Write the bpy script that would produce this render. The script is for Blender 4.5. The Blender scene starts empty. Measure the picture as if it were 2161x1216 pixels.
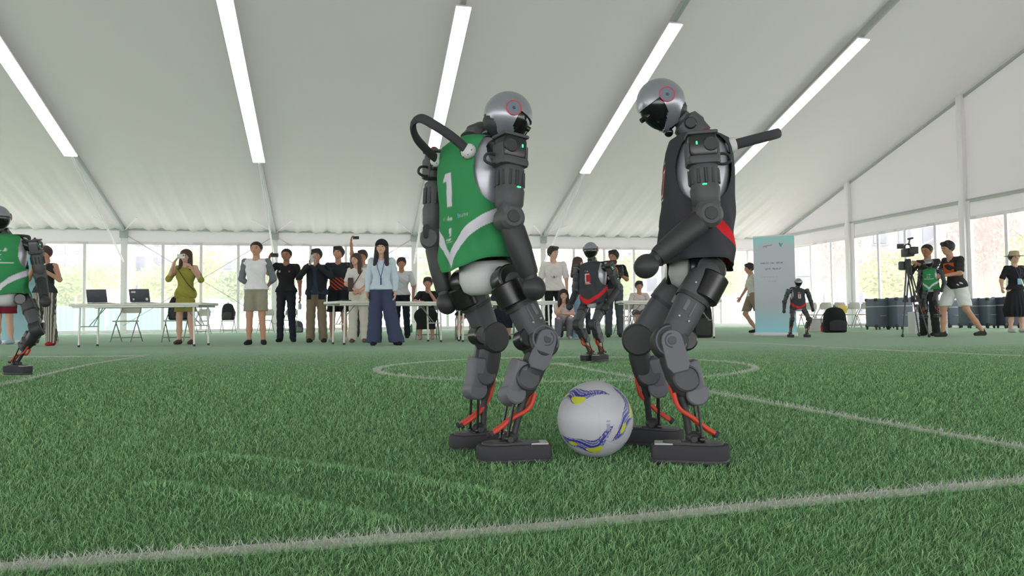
import bpy, math, random
import numpy as np
from mathutils import Vector, Matrix
random.seed(7); rng = np.random.default_rng(7)
PI = math.pi
S = bpy.context.scene
COL = S.collection

# ---------------------------------------------------------------- camera
CAM_H = 0.408; FPX = 1600.0; PITCH = math.radians(2.35); ROLL = math.radians(-0.57)
CM = Matrix.Rotation(PI/2 + PITCH, 4, 'X') @ Matrix.Rotation(ROLL, 4, 'Z')
cd = bpy.data.cameras.new('camera'); cam = bpy.data.objects.new('camera', cd); COL.objects.link(cam)
cam.matrix_world = Matrix.Translation((0, 0, CAM_H)) @ CM
cd.sensor_width = 36.0; cd.lens = FPX/2161*36.0; cd.clip_start = 0.05; cd.clip_end = 600
cd.dof.use_dof = False
S.camera = cam
# ---------------------------------------------------------------- light
w = bpy.data.worlds.new('hazy_daylight'); S.world = w; w.use_nodes = True
nt = w.node_tree; nt.nodes.clear()
wo = nt.nodes.new('ShaderNodeOutputWorld'); bg = nt.nodes.new('ShaderNodeBackground')
tc = nt.nodes.new('ShaderNodeTexCoord'); sp = nt.nodes.new('ShaderNodeSeparateXYZ'); cr = nt.nodes.new('ShaderNodeValToRGB')
nt.links.new(tc.outputs['Generated'], sp.inputs[0]); nt.links.new(sp.outputs['Z'], cr.inputs[0])
cr.color_ramp.elements[0].position = 0.0; cr.color_ramp.elements[0].color = (0.97, 0.93, 0.95, 1)
cr.color_ramp.elements[1].position = 0.8; cr.color_ramp.elements[1].color = (0.88, 0.87, 0.98, 1)
nt.links.new(cr.outputs[0], bg.inputs[0]); bg.inputs[1].default_value = 5.0
nt.links.new(bg.outputs[0], wo.inputs[0])
sd = bpy.data.lights.new('sun', 'SUN'); sun = bpy.data.objects.new('sun', sd); COL.objects.link(sun)
sd.energy = 5.0; sd.angle = math.radians(12); sd.color = (1, 0.94, 0.9)
sun.rotation_euler = (math.radians(28), math.radians(-12), 0); sun.location = (0, 0, 40)
S.view_settings.view_transform = 'Standard'; S.view_settings.look = 'None'
S.view_settings.exposure = 0.12; S.view_settings.gamma = 1.0; S.view_settings.use_curve_mapping = False
try:
    S.cycles.max_bounces = 7; S.cycles.diffuse_bounces = 4; S.cycles.transparent_max_bounces = 16
    S.cycles.sample_clamp_indirect = 6.0; S.cycles.caustics_reflective = False; S.cycles.caustics_refractive = False
except Exception: pass

# ---------------------------------------------------------------- pixel to place
C0 = Vector((0, 0, CAM_H)); CM3 = CM.to_3x3()
def ray(px, py): return CM3 @ Vector(((px-1080.5)/FPX, (608.0-py)/FPX, -1.0))
def P(px, py, Y):
    d = ray(px, py); return C0 + d*(Y/d.y)
def G(px, py, z=0.0):
    d = ray(px, py); return C0 + d*((z-CAM_H)/d.z)
TA = math.radians(12.5)
TU = Vector((-math.sin(TA), math.cos(TA), 0)); TV = Vector((math.cos(TA), math.sin(TA), 0)); ZU = Vector((0, 0, 1))
def T(u, v, z=0.0): return TU*u + TV*v + ZU*z

# ---------------------------------------------------------------- materials
def lin(c):
    o = []
    for x in c[:3]:
        x = x/255.0
        o.append(x/12.92 if x <= .04045 else ((x+.055)/1.055)**2.4)
    return o
def mat(name, c, rough=.6, metal=0.0, emit=0.0, var=0.0, scale=20, bump=0.0, bscale=60, spec=.5, attr=None, coat=0):
    m = bpy.data.materials.new(name); m.use_nodes = True; n = m.node_tree.nodes; l = m.node_tree.links
    b = n['Principled BSDF']; c = lin(c)
    b.inputs['Base Color'].default_value = (*c, 1); b.inputs['Roughness'].default_value = rough
    b.inputs['Metallic'].default_value = metal; b.inputs['Specular IOR Level'].default_value = spec
    if coat: b.inputs['Coat Weight'].default_value = coat; b.inputs['Coat Roughness'].default_value = .15
    if emit:
        b.inputs['Emission Color'].default_value = (*c, 1); b.inputs['Emission Strength'].default_value = emit
    if attr:
        a = n.new('ShaderNodeAttribute'); a.attribute_name = attr; l.new(a.outputs['Color'], b.inputs['Base Color'])
    if var or bump:
        t = n.new('ShaderNodeTexCoord')
    if var:
        x = n.new('ShaderNodeTexNoise'); x.inputs['Scale'].default_value = scale; x.inputs['Detail'].default_value = 5
        l.new(t.outputs['Object'], x.inputs['Vector'])
        mx = n.new('ShaderNodeMix'); mx.data_type = 'RGBA'; mx.blend_type = 'MULTIPLY'
        rp = n.new('ShaderNodeMapRange'); rp.inputs['To Min'].default_value = 1-var; rp.inputs['To Max'].default_value = 1+var
        l.new(x.outputs['Fac'], rp.inputs['Value']); mx.inputs[0].default_value = 1
        if attr: l.new(a.outputs['Color'], mx.inputs[6])
        else: mx.inputs[6].default_value = (*c, 1)
        l.new(rp.outputs[0], mx.inputs[7]); l.new(mx.outputs[2], b.inputs['Base Color'])
    if bump:
        x = n.new('ShaderNodeTexNoise'); x.inputs['Scale'].default_value = bscale; x.inputs['Detail'].default_value = 4
        l.new(t.outputs['Object'], x.inputs['Vector'])
        bp = n.new('ShaderNodeBump'); bp.inputs['Strength'].default_value = bump; bp.inputs['Distance'].default_value = .01
        l.new(x.outputs['Fac'], bp.inputs['Height']); l.new(bp.outputs[0], b.inputs['Normal'])
    return m
_mc = {}
def cloth(c, name='cloth', **k):
    key = (name, tuple(c))
    if key not in _mc: _mc[key] = mat(name, c, rough=.9, spec=.2, var=.12, scale=9, bump=.25, bscale=14, **k)
    return _mc[key]

# ---------------------------------------------------------------- mesh builder
class MB:
    def __init__(s): s.v = []; s.f = []; s.m = []; s.mi = 0
    def add(s, vs, fs):
        o = len(s.v); s.v.extend([tuple(p) for p in vs]); s.f.extend([tuple(i+o for i in q) for q in fs]); s.m.extend([s.mi]*len(fs)); return s
    def rings(s, R, caps=True, closed=True):
        n = len(R[0]); vs = [p for r in R for p in r]; fs = []
        for i in range(len(R)-1):
            for j in range(n if closed else n-1):
                k = (j+1) % n; fs.append((i*n+j, i*n+k, (i+1)*n+k, (i+1)*n+j))
        if caps and closed:
            fs.append(tuple(reversed(range(n)))); fs.append(tuple((len(R)-1)*n+j for j in range(n)))
        return s.add(vs, fs)
    def loft(s, secs, n=20, caps=True):
        """secs: (centre, X, Y, rx, ry, exponent)"""
        R = []
        for c, X, Y, rx, ry, e in secs:
            r = []
            for j in range(n):
                t = 2*PI*j/n; ct, st = math.cos(t), math.sin(t)
                r.append(c + X*(rx*math.copysign(abs(ct)**(2/e), ct)) + Y*(ry*math.copysign(abs(st)**(2/e), st)))
            R.append(r)
        return s.rings(R, caps)
    def box(s, c, X, Y, Z, sx, sy, sz, r=.004, n=3):
        """rounded box, sizes are full lengths, axes X Y Z"""
        def ring(z, ins):
            hx, hy = sx/2-ins, sy/2-ins; rr = max(min(r, hx, hy), 1e-5); out = []
            for q, (a, b) in enumerate(((1, 1), (-1, 1), (-1, -1), (1, -1))):
                for k in range(n):
                    t = PI/2*(q + k/(n-1)); out.append(c + X*(a*(hx-rr)+rr*math.cos(t)) + Y*(b*(hy-rr)+rr*math.sin(t)) + Z*z)
            return out
        h = sz/2; q = r*.3
        return s.rings([ring(-h, r*.7), ring(-h+q, q*.6), ring(-h+r, 0), ring(h-r, 0), ring(h-q, q*.6), ring(h, r*.7)])
    def cyl(s, A, B, ra, rb=None, n=20, bev=0.0):
        rb = ra if rb is None else rb; d = (B-A); L = d.length
        if L < 1e-7: return s
        d /= L; X = d.orthogonal().normalized(); Y = d.cross(X)
        st = [(0, ra-bev), (bev, ra), (L-bev, rb), (L, rb-bev)] if bev else [(0, ra), (L, rb)]
        return s.rings([[A + d*t + X*(r*math.cos(2*PI*j/n)) + Y*(r*math.sin(2*PI*j/n)) for j in range(n)] for t, r in st])
    def tube(s, pts, r, n=8, sm=4, flat=1.0, nrm=None):
        pts = [Vector(p) for p in pts]
        if sm > 1 and len(pts) > 2: pts = crom(pts, sm)
        R = []; X = None
        for i, p in enumerate(pts):
            d = (pts[min(i+1, len(pts)-1)] - pts[max(i-1, 0)]).normalized()
            if X is None: X = (nrm.cross(d) if nrm else d.orthogonal()).normalized()
            X = (X - d*X.dot(d)).normalized(); Y = d.cross(X)
            rr = r[min(int(i/len(pts)*len(r)), len(r)-1)] if isinstance(r, (list, tuple)) else r
            R.append([p + X*(rr*math.cos(2*PI*j/n)) + Y*(rr*flat*math.sin(2*PI*j/n)) for j in range(n)])
        return s.rings(R)
    def ell(s, c, X, Y, Z, a, b, d, n=20, m=12):
        R = []
        for i in range(m+1):
            t = PI*i/m; z = -math.cos(t); r = max(math.sin(t), .02)
            R.append([c + X*(a*r*math.cos(2*PI*j/n)) + Y*(b*r*math.sin(2*PI*j/n)) + Z*(d*z) for j in range(n)])
        return s.rings(R)
    def prism(s, poly, c, X, Y, Z, th, bev=.002):
        """polygon (x, y) in plane X Y at c, thickness th along Z, centred"""
        cx = sum(p[0] for p in poly)/len(poly); cy = sum(p[1] for p in poly)/len(poly)
        sz = max(max(abs(p[0]-cx), abs(p[1]-cy)) for p in poly); k = 1-bev/sz
        def rg(z, q): return [c + X*(cx+(p[0]-cx)*q) + Y*(cy+(p[1]-cy)*q) + Z*z for p in poly]
        h = th/2
        return s.rings([rg(-h, k), rg(-h+bev, 1), rg(h-bev, 1), rg(h, k)])
    def torus(s, c, N, R, r, a0=0, a1=2*PI, X=None, n=28, m=8):
        X = (X or N.orthogonal()).normalized(); Y = N.cross(X); full = abs(a1-a0-2*PI) < 1e-6
        pts = [c + X*(R*math.cos(a0+(a1-a0)*i/n)) + Y*(R*math.sin(a0+(a1-a0)*i/n)) for i in range(n+1)]
        rr = []
        for i in range(n+1):
            a = a0+(a1-a0)*i/n; D = X*math.cos(a)+Y*math.sin(a)
            rr.append([pts[i] + D*(r*math.cos(2*PI*j/m)) + N*(r*math.sin(2*PI*j/m)) for j in range(m)])
        return s.rings(rr, caps=not full)
    def build(s, name, mats, parent=None, base=None, sharp=40, smooth=True):
        me = bpy.data.meshes.new(name)
        off = Vector(base) if base is not None else (parent.matrix_world.translation.copy() if parent is not None else Vector((0, 0, 0)))
        if parent is not None and base is None: off = wpos(parent)
        V = np.array([tuple(p) for p in s.v], dtype=float).reshape(-1, 3) - np.array(off)
        me.from_pydata(V.tolist(), [], s.f)
        if not isinstance(mats, (list, tuple)): mats = [mats]
        for m in mats: me.materials.append(m)
        if any(s.m): me.polygons.foreach_set('material_index', s.m)
        return link(me, name, parent, off, sharp, smooth)
def wpos(o):
    p = Vector((0, 0, 0))
    while o is not None: p += o.location; o = o.parent
    return p
def link(me, name, parent, off, sharp=40, smooth=True):
    if smooth:
        me.polygons.foreach_set('use_smooth', [True]*len(me.polygons))
        try: me.set_sharp_from_angle(angle=math.radians(sharp))
        except Exception: pass
    me.update(); me.validate()
    o = bpy.data.objects.new(name, me); COL.objects.link(o)
    if parent is not None: o.parent = parent; o.location = Vector(off) - wpos(parent)
    else: o.location = off
    return o
def crom(p, k):
    out = []
    for i in range(len(p)-1):
        a = p[max(i-1, 0)]; b = p[i]; c = p[i+1]; d = p[min(i+2, len(p)-1)]
        for j in range(k):
            t = j/k; out.append(0.5*((2*b)+(c-a)*t+(2*a-5*b+4*c-d)*t*t+(3*b-a-3*c+d)*t**3))
    out.append(p[-1]); return out
def thing(name, label, cat, loc=(0, 0, 0), group=None, kind=None):
    o = bpy.data.objects.new(name, None); COL.objects.link(o); o.location = loc; o.empty_display_size = .1
    return tag(o, label, cat, group, kind)
def tag(o, label=None, cat=None, group=None, kind=None):
    if label: o['label'] = label
    if cat: o['category'] = cat
    if group: o['group'] = group
    if kind: o['kind'] = kind
    return o
def copy_thing(o, loc, label=None, rot=None, parent=None):
    c = o.copy(); COL.objects.link(c)
    if parent is not None: c.parent = parent
    else:
        c.location = loc
        if rot is not None: c.rotation_euler = (0, 0, rot)
        if label: c['label'] = label
    for ch in list(o.children): copy_thing(ch, None, parent=c)
    return c
# ================================================================ the ground
PITCH_LINES = {   # centre lines given as seen, laid on the ground; width in metres
 'near': ([G(-160, 1213), G(0, 1202), G(540, 1163), G(1080, 1122), G(1620, 1070), G(2161, 1018), G(2300, 1004)], .046),
 'half': ([G(1180, 769), G(1330, 797), G(1600, 848), G(1850, 893), G(2161, 948), G(2300, 973)], .05),
 'left': ([G(-40, 824), G(40, 806), G(185, 771), G(312, 750)], .05),
 'back': ([G(20, 753), G(160, 753), G(315, 751)], .06),
 'back_right': ([G(1480, 721), G(1640, 727), G(1860, 739), G(2161, 752)], .06),
 'short': ([G(2105, 739), G(2140, 740)], .07),
}
CC = G(1188, 774); CR = 1.56
def seg_d(P2, A, B):
    d = B-A; t = np.clip(((P2-A)@d)/(d@d), 0, 1); return np.linalg.norm(P2-(A+t[:, None]*d), axis=1)
def line_dist(P2):
    best = np.full(len(P2), 9.0)
    for k, (pts, wd) in PITCH_LINES.items():
        for a, b in zip(pts[:-1], pts[1:]):
            best = np.minimum(best, seg_d(P2, np.array(a[:2]), np.array(b[:2])) - wd/2)
    r = np.linalg.norm(P2-np.array(CC[:2]), axis=1)
    return np.minimum(best, np.abs(r-CR)-.03)
RIDGES = [([G(430, 978), G(620, 996), G(800, 1022), G(1040, 1068)], .022, .05), ([G(330, 1040), G(520, 1070), G(700, 1100), G(800, 1122)], .020, .05),
          ([G(900, 1180), G(1200, 1150), G(1500, 1130)], .006, .06)]
def hg(P2):
    z = np.zeros(len(P2))
    for pts, h, wd in RIDGES:
        d = np.full(len(P2), 9.0)
        for a, b in zip(pts[:-1], pts[1:]): d = np.minimum(d, seg_d(P2, np.array(a[:2]), np.array(b[:2])))
        z += h*np.exp(-(d/wd)**2)
    return z
def grid_mesh(name, xs, ys, zf, m, **k):
    X, Y = np.meshgrid(xs, ys); Pn = np.stack([X.ravel(), Y.ravel()], 1); Z = zf(Pn)
    nx, ny = len(xs), len(ys); i = np.arange((ny-1)*(nx-1)); r, c = i//(nx-1), i % (nx-1); a = r*nx+c
    F = np.stack([a, a+1, a+nx+1, a+nx], 1)
    me = bpy.data.meshes.new(name); me.from_pydata(np.column_stack([Pn, Z]).tolist(), [], F.tolist()); me.materials.append(m)
    return link(me, name, None, (0, 0, 0), 180)
def turf_mat():
    m = bpy.data.materials.new('turf'); m.use_nodes = True; n = m.node_tree.nodes; l = m.node_tree.links; b = n['Principled BSDF']
    t = n.new('ShaderNodeTexCoord')
    def noise(s, d=4, sc=None):
        x = n.new('ShaderNodeTexNoise'); x.inputs['Scale'].default_value = s; x.inputs['Detail'].default_value = d
        if sc:
            mp = n.new('ShaderNodeMapping'); mp.inputs['Scale'].default_value = sc; l.new(t.outputs['Object'], mp.inputs[0]); l.new(mp.outputs[0], x.inputs['Vector'])
        else: l.new(t.outputs['Object'], x.inputs['Vector'])
        return x
    a = noise(1.3, 5); c = noise(95, 3)
    ad = n.new('ShaderNodeMath'); ad.operation = 'MULTIPLY_ADD'; l.new(c.outputs['Fac'], ad.inputs[0]); ad.inputs[1].default_value = .9; 
    sc = n.new('ShaderNodeMath'); sc.operation = 'MULTIPLY_ADD'; l.new(a.outputs['Fac'], sc.inputs[0]); sc.inputs[1].default_value = .5; sc.inputs[2].default_value = -.2
    l.new(sc.outputs[0], ad.inputs[2])
    r = n.new('ShaderNodeValToRGB'); l.new(ad.outputs[0], r.inputs[0])
    r.color_ramp.elements[0].position = .25; r.color_ramp.elements[0].color = (*lin((92, 142, 92)), 1)
    r.color_ramp.elements[1].position = .75; r.color_ramp.elements[1].color = (*lin((140, 186, 138)), 1)
    sx = n.new('ShaderNodeSeparateXYZ'); l.new(t.outputs['Object'], sx.inputs[0]); mr = n.new('ShaderNodeMapRange'); l.new(sx.outputs['Y'], mr.inputs['Value'])
    mr.inputs['From Min'].default_value = 4.0; mr.inputs['From Max'].default_value = 10.5      # thatch under the modelled blades; past them, grazing brightness put into colour and sheen
    md = n.new('ShaderNodeMix'); md.data_type = 'RGBA'; md.inputs[6].default_value = (*lin((80, 122, 76)), 1); l.new(mr.outputs[0], md.inputs[0]); l.new(r.outputs[0], md.inputs[7])
    l.new(md.outputs[2], b.inputs['Base Color']); b.inputs['Roughness'].default_value = .75; b.inputs['Specular IOR Level'].default_value = .35
    ms = n.new('ShaderNodeMath'); ms.operation = 'MULTIPLY'; ms.inputs[1].default_value = .8; l.new(mr.outputs[0], ms.inputs[0]); l.new(ms.outputs[0], b.inputs['Sheen Weight']); b.inputs['Sheen Roughness'].default_value = .6; b.inputs['Sheen Tint'].default_value = (.8, 1, .85, 1)
    bp = n.new('ShaderNodeBump'); bp.inputs['Strength'].default_value = .9; bp.inputs['Distance'].default_value = .02
    l.new(c.outputs['Fac'], bp.inputs['Height']); l.new(bp.outputs[0], b.inputs['Normal'])
    return m
M_turf = turf_mat()
x0 = np.concatenate([np.linspace(-30, -2.6, 12), np.arange(-2.5, 2.51, .022), np.linspace(2.6, 34, 12)])
y0 = np.concatenate([np.linspace(-9, .8, 5), np.arange(.9, 3.0, .02), np.linspace(3.2, 48, 24)])
floor = grid_mesh('floor', x0, y0, hg, M_turf)
# trim the sheet to the tent: corners outside the walls are cut by the pale paving laid just above it outside
tag(floor, 'green artificial turf over the whole tent floor', None, kind='structure')

M_line = mat('line_paint', (196, 204, 190), rough=.9, var=.3, scale=30, spec=.2)
def ribbon(pts, wd, name):
    b = MB(); pts = [Vector((p[0], p[1], 0)) for p in pts]; R = []
    pts = crom(pts, 10) if len(pts) > 2 else pts
    for i, p in enumerate(pts):
        d = (pts[min(i+1, len(pts)-1)]-pts[max(i-1, 0)]).normalized(); q = Vector((-d.y, d.x, 0))
        jit = 1+.12*math.sin(i*2.3)
        z = float(hg(np.array([[p.x, p.y]]))[0])+.006
        R.append([p+q*wd/2*jit+ZU*(z-.008), p+q*wd/2*jit*.9+ZU*z, p-q*wd/2*jit*.9+ZU*z, p-q*wd/2*jit+ZU*(z-.008)])
    b.rings(R, caps=False, closed=False)
    o = b.build(name, M_line); return o
lab = {'near': 'white touch line crossing the foreground turf', 'half': 'white halfway line running from the centre spot to the right edge',
       'left': 'white line on the turf at the left, before the table', 'back': 'faint white line under the left table', 'back_right': 'faint white line at the right rear', 'short': 'short white mark at the far right'}
for i, (k, (pts, wd)) in enumerate(PITCH_LINES.items()):
    tag(ribbon(pts, wd, 'trim_%d' % (i+1)), lab[k], None, kind='structure')
b = MB(); R = []
for i in range(97):
    a = 2*PI*i/96; D = Vector((math.cos(a), math.sin(a), 0)); R.append([CC+D*(CR-.035)-ZU*.002, CC+D*(CR-.03)+ZU*.006, CC+D*(CR+.03)+ZU*.006, CC+D*(CR+.035)-ZU*.002])
b.rings(R, caps=False, closed=False); tag(b.build('trim_7', M_line), 'white centre circle painted on the turf', None, kind='structure')
cs = G(1184, 769); b = MB()
b.box(cs+ZU*.003, TV, TU, ZU, .22, .06, .01, .003); b.box(cs+ZU*.003, TU, TV, ZU, .26, .06, .012, .003)
tag(b.build('trim_8', M_line), 'white cross of the centre spot', None, kind='structure')

# blades
def blades(N, y_lo, y_hi, h0, w0):
    u = rng.random(N*2); Y = y_lo*(y_hi/y_lo)**u; X = (rng.random(N*2)*2-1)*.71*Y
    Y = Y[:N]; X = X[:N]; P2 = np.stack([X, Y], 1)
    z = hg(P2); ld = line_dist(P2); white = ld < rng.normal(0, .005, N)
    k = np.clip(Y/2.0, .75, 2.6)
    fade = np.clip((11.5-Y)/6.5, .15, 1); ang = rng.random(N)*2*PI; hgt = fade*h0*(.55+.7*rng.random(N))*np.where(white, 1.25, 1)*(.8+.2*k); wd = w0*(.7+.6*rng.random(N))*k
    lean = rng.normal(0, .55, (N, 2))*hgt[:, None] + np.array([.002, -.003])
    ax = np.stack([np.cos(ang), np.sin(ang)], 1)*wd[:, None]/2
    B = np.column_stack([P2, z-.002]); 
    M1 = B + np.column_stack([lean*.35, hgt*.62]); Tp = B + np.column_stack([lean, hgt])
    A3 = np.column_stack([ax, np.zeros(N)])
    V = np.stack([B-A3, B+A3, M1+A3*.85, M1-A3*.85, Tp], 1).reshape(-1, 3)
    i = np.arange(N)*5
    me = bpy.data.meshes.new('grass_blades'); nv = len(V); me.vertices.add(nv); me.vertices.foreach_set('co', V.ravel())
    loops = np.column_stack([i, i+1, i+2, i+3, i+3, i+2, i+4]).ravel(); me.loops.add(len(loops)); me.loops.foreach_set('vertex_index', loops)
    st = np.column_stack([np.arange(N)*7, np.arange(N)*7+4]).ravel(); tt = np.tile([4, 3], N)
    me.polygons.add(2*N); me.polygons.foreach_set('loop_start', st); me.polygons.foreach_set('loop_total', tt)
    g = np.array([lin((130, 180, 124)), lin((152, 202, 144)), lin((110, 160, 106)), lin((168, 210, 154))])[rng.integers(0, 4, N)]
    g = g*(.8+.4*rng.random((N, 1)))
    wc = np.array(lin((208, 214, 204)))*(.8+.3*rng.random((N, 1)))
    g = g*(1+.9*np.clip((Y-4)/7, 0, 1))[:, None]*1.0 if False else g; c = np.where(white[:, None], wc, g); c = np.column_stack([c, np.ones(N)])
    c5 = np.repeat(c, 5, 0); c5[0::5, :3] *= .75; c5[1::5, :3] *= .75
    at = me.color_attributes.new('col', 'FLOAT_COLOR', 'POINT'); at.data.foreach_set('color', c5.ravel())
    me.update(); me.validate()
    return me
M_blade = mat('grass_blade', (80, 150, 80), rough=.7, spec=.3, attr='col')
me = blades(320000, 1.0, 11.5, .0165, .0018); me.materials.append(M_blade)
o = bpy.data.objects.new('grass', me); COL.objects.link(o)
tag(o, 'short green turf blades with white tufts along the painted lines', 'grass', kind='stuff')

# ================================================================ the tent
M_alu = mat('aluminium', (242, 236, 240), rough=.45, metal=.0)
M_alud = mat('grey_metal', (176, 180, 176), rough=.45, metal=.1)
def fabric_mat(name, c, tr, alpha=0.0, tcol=(.95, .93, .93)):
    m = bpy.data.materials.new(name); m.use_nodes = True; n = m.node_tree.nodes; l = m.node_tree.links; n.clear()
    o = n.new('ShaderNodeOutputMaterial'); d = n.new('ShaderNodeBsdfDiffuse'); t = n.new('ShaderNodeBsdfTranslucent'); mx = n.new('ShaderNodeMixShader')
    d.inputs[0].default_value = (*lin(c), 1); t.inputs[0].default_value = (*tcol, 1); mx.inputs[0].default_value = tr
    l.new(d.outputs[0], mx.inputs[1]); l.new(t.outputs[0], mx.inputs[2]); last = mx
    if alpha:
        tp = n.new('ShaderNodeBsdfTransparent'); tp.inputs[0].default_value = (.97, .99, .97, 1); m2 = n.new('ShaderNodeMixShader'); m2.inputs[0].default_value = alpha
        l.new(mx.outputs[0], m2.inputs[1]); l.new(tp.outputs[0], m2.inputs[2]); last = m2
    l.new(last.outputs[0], o.inputs[0]); return m
M_roof = fabric_mat('roof_fabric', (219, 212, 209), .022)
M_wallf = fabric_mat('wall_fabric', (222, 218, 220), .045)
M_val = fabric_mat('valance_fabric', (222, 219, 220), .06)
M_pvc = fabric_mat('clear_film', (240, 244, 240), .32, .64, (1, 1, .97))
D_ = 32.2; EH = 4.1; SL = .3115; RIDGE = 12.2; PV = [-19.7, -14.05, -8.4, -2.75, 2.9, 8.55, 14.2, 19.85]
def rz(u): return EH + (D_-max(u, 2*RIDGE-u) if u > RIDGE else u-(2*RIDGE-D_))*SL
roof = thing('ceiling', 'pale grey-green fabric roof of the tent on sloping rafters', None, T(RIDGE, 0, 0), kind='structure')
for a, b_ in zip(PV[:-1], PV[1:]):
    for side in (0, 1):
        us = np.concatenate([np.linspace(D_, 27, 22), np.linspace(26, RIDGE, 16)]) if side == 0 else np.linspace(RIDGE, 2*RIDGE-D_, 12)
        nv = 61; R = []
        for u in us:
            r = []
            for j in range(nv):
                q = j/(nv-1); v = a+(b_-a)*q
                fold = max(0, (u-26.5)/(D_-26.5)) if side == 0 else 0
                env = math.sin(PI*q)**.5
                z = rz(u) - .10*env*math.sin(PI*min(1, max(0, (D_-u)/20))) - env*fold**.8*(.05+.055*math.cos(2*PI*q*7+1.3*math.sin(a))+.03*math.sin(2*PI*q*17+a))
                r.append(T(u, v, z))
            R.append(r)
        mb = MB(); mb.rings(R, caps=False, closed=False); mb.build('roof_panel', M_roof, roof, sharp=180)
for v in PV:
    for s0, s1 in ((D_, RIDGE), (RIDGE, 2*RIDGE-D_)):
        A = T(s0, v, rz(s0)-.09); B = T(s1, v, rz(s1)-.09); d = (B-A).normalized(); mb = MB()
        mb.box((A+B)/2, TV, d.cross(TV), d, .12 if v < 19 else .07, .20 if v < 19 else .1, (B-A).length, .008); mb.build('rafter', M_alud, roof)
for u in (RIDGE, 22.0):
    mb = MB(); mb.box(T(u, 0, rz(u)-.1), TU, ZU, TV, .08, .12, 39.6, .008)
    if u == RIDGE: mb.build('purlin', M_alud, roof)

def panelled_wall(name, label, org, ax, length, step, mains, nrm, gable=False):
    """a wall of clear film panes between mullions; ax runs along it"""
    w_ = thing(name, label, None, org, kind='structure')
    n = int(round(length/step))
    for i in range(n+1):
        p = org+ax*(i*step); main = i % mains == 0
        mb = MB(); ww = .24 if main else .11
        mb.box(p+ZU*(1.8 if not main else EH/2), ax, nrm, ZU, ww, .13 if main else .06, 3.6 if not main else EH, .006)
        if main: mb.build('post', M_alu, w_)
        else: mb.build('mullion', M_alu, w_)
        if i < n:
            q = p+ax*(step/2)
            mb = MB(); R = []
            for zz in (.1, .8, 1.7, 2.6, 3.55): R.append([q+ax*((k/6-.5)*(step-.05))+nrm*(.012*math.sin(k*1.7+zz*2+i))+ZU*zz for k in range(7)])
            mb.rings(R, caps=False, closed=False); mb.build('pane', M_pvc, w_, sharp=180)
    for zz, hh, nm in ((.07, .12, 'bottom_rail'), (3.55, .07, 'transom')):
        mb = MB(); mb.box(org+ax*(length/2)+ZU*zz-nrm*.0, nrm, ZU, ax, .07, hh, length, .006); mb.build(nm, M_alu, w_)
    mb = MB(); k = int(length/.12)
    mb.rings([[org+ax*(length*j/k)+nrm*(-.03+.006*math.sin(j*.9)+.006*math.sin(j*.37))+ZU*zz for j in range(k+1)] for zz in (3.48, 3.8, EH)], caps=False, closed=False)
    mb.build('valance', M_val, w_, sharp=180)
    mb = MB(); mb.box(org+ax*(length/2)+ZU*EH, nrm, ZU, ax, .12, .12, length, .01); mb.build('eave_beam', M_alud, w_)
    return w_
wb = panelled_wall('wall_back', 'long rear wall of clear film panes between pale metal mullions', T(D_, PV[0]), TV, PV[-1]-PV[0], 5.65/4, 4, TU)
for v in PV[1:-1]:      # knee braces and brackets at every main post
    mb = MB(); mb.tube([T(26.25, v, rz(26.25)-.28), T(D_-.1, v, 2.8)], .035, 10, 1); mb.build('knee_brace', M_alu, wb)
    mb = MB(); mb.box(T(D_-.12, v, EH-.22), TV, TU, ZU, .3, .1, .3, .02); mb.build('bracket', M_alud, wb)
    for s_ in (-1, 1):
        mb = MB(); mb.tube([T(D_-.12, v, EH-.1), T(D_-1.3, v+s_*.75, rz(D_-1.3)-.12)], .02, 8, 1); mb.build('brace', M_alu, wb)
for a in (-8.4, 2.9-5.65, 14.2):
    for s_ in (0, 1):
        mb = MB(); mb.tube([T(D_-.08, a+5.65*s_, 3.9), T(D_-.08, a+5.65*(1-s_), .3)], .012, 6, 1)
        if a < 0: mb.build('tension_rod', M_alud, wb)
wr = panelled_wall('wall_right', 'right gable wall with clear film panes under a pale fabric gable', T(D_, PV[-1]), -TU, 40.0-.0, 40/28, 4, TV)
gp = [u for u in (26.7, 20.9, 15.1, 9.3, 3.5)]
for u in gp:
    mb = MB(); mb.box(T(u, PV[-1]-.06, (EH+rz(u))/2), TU, TV, ZU, .22, .16, rz(u)-EH, .01); mb.build('gable_post', M_alu, wr)
    mb = MB(); mb.box(T(u, PV[-1]-.08, EH/2), TU, TV, ZU, .22, .16, EH, .01); mb.build('gable_post', M_alu, wr)
us = [D_]+gp[:3]+[RIDGE]+gp[3:]+[2*RIDGE-D_]
for a, b_ in zip(us[:-1], us[1:]):
    mb = MB(); R = []
    for k in range(13):
        u = a+(b_-a)*k/12; R.append([T(u, PV[-1]+.01*math.sin(k), EH), T(u, PV[-1]+.03, (EH+rz(u))/2), T(u, PV[-1], rz(u))])
    mb.rings(R, caps=False, closed=False); mb.build('gable_fabric', M_wallf, wr, sharp=180)
wl = panelled_wall('wall_left', 'left gable wall with clear film panes under pale fabric', T(2*RIDGE-D_+.2, PV[0]), TU, 39.2, 39.2/28, 4, -TV)
for a, b_ in zip(us[:-1], us[1:]):
    mb = MB(); R = []
    for k in range(7):
        u = a+(b_-a)*k/6; R.append([T(u, PV[0], EH), T(u, PV[0], (EH+rz(u))/2), T(u, PV[0], rz(u))])
    mb.rings(R, caps=False, closed=False); mb.build('gable_fabric', M_wallf, wl, sharp=180)

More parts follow.
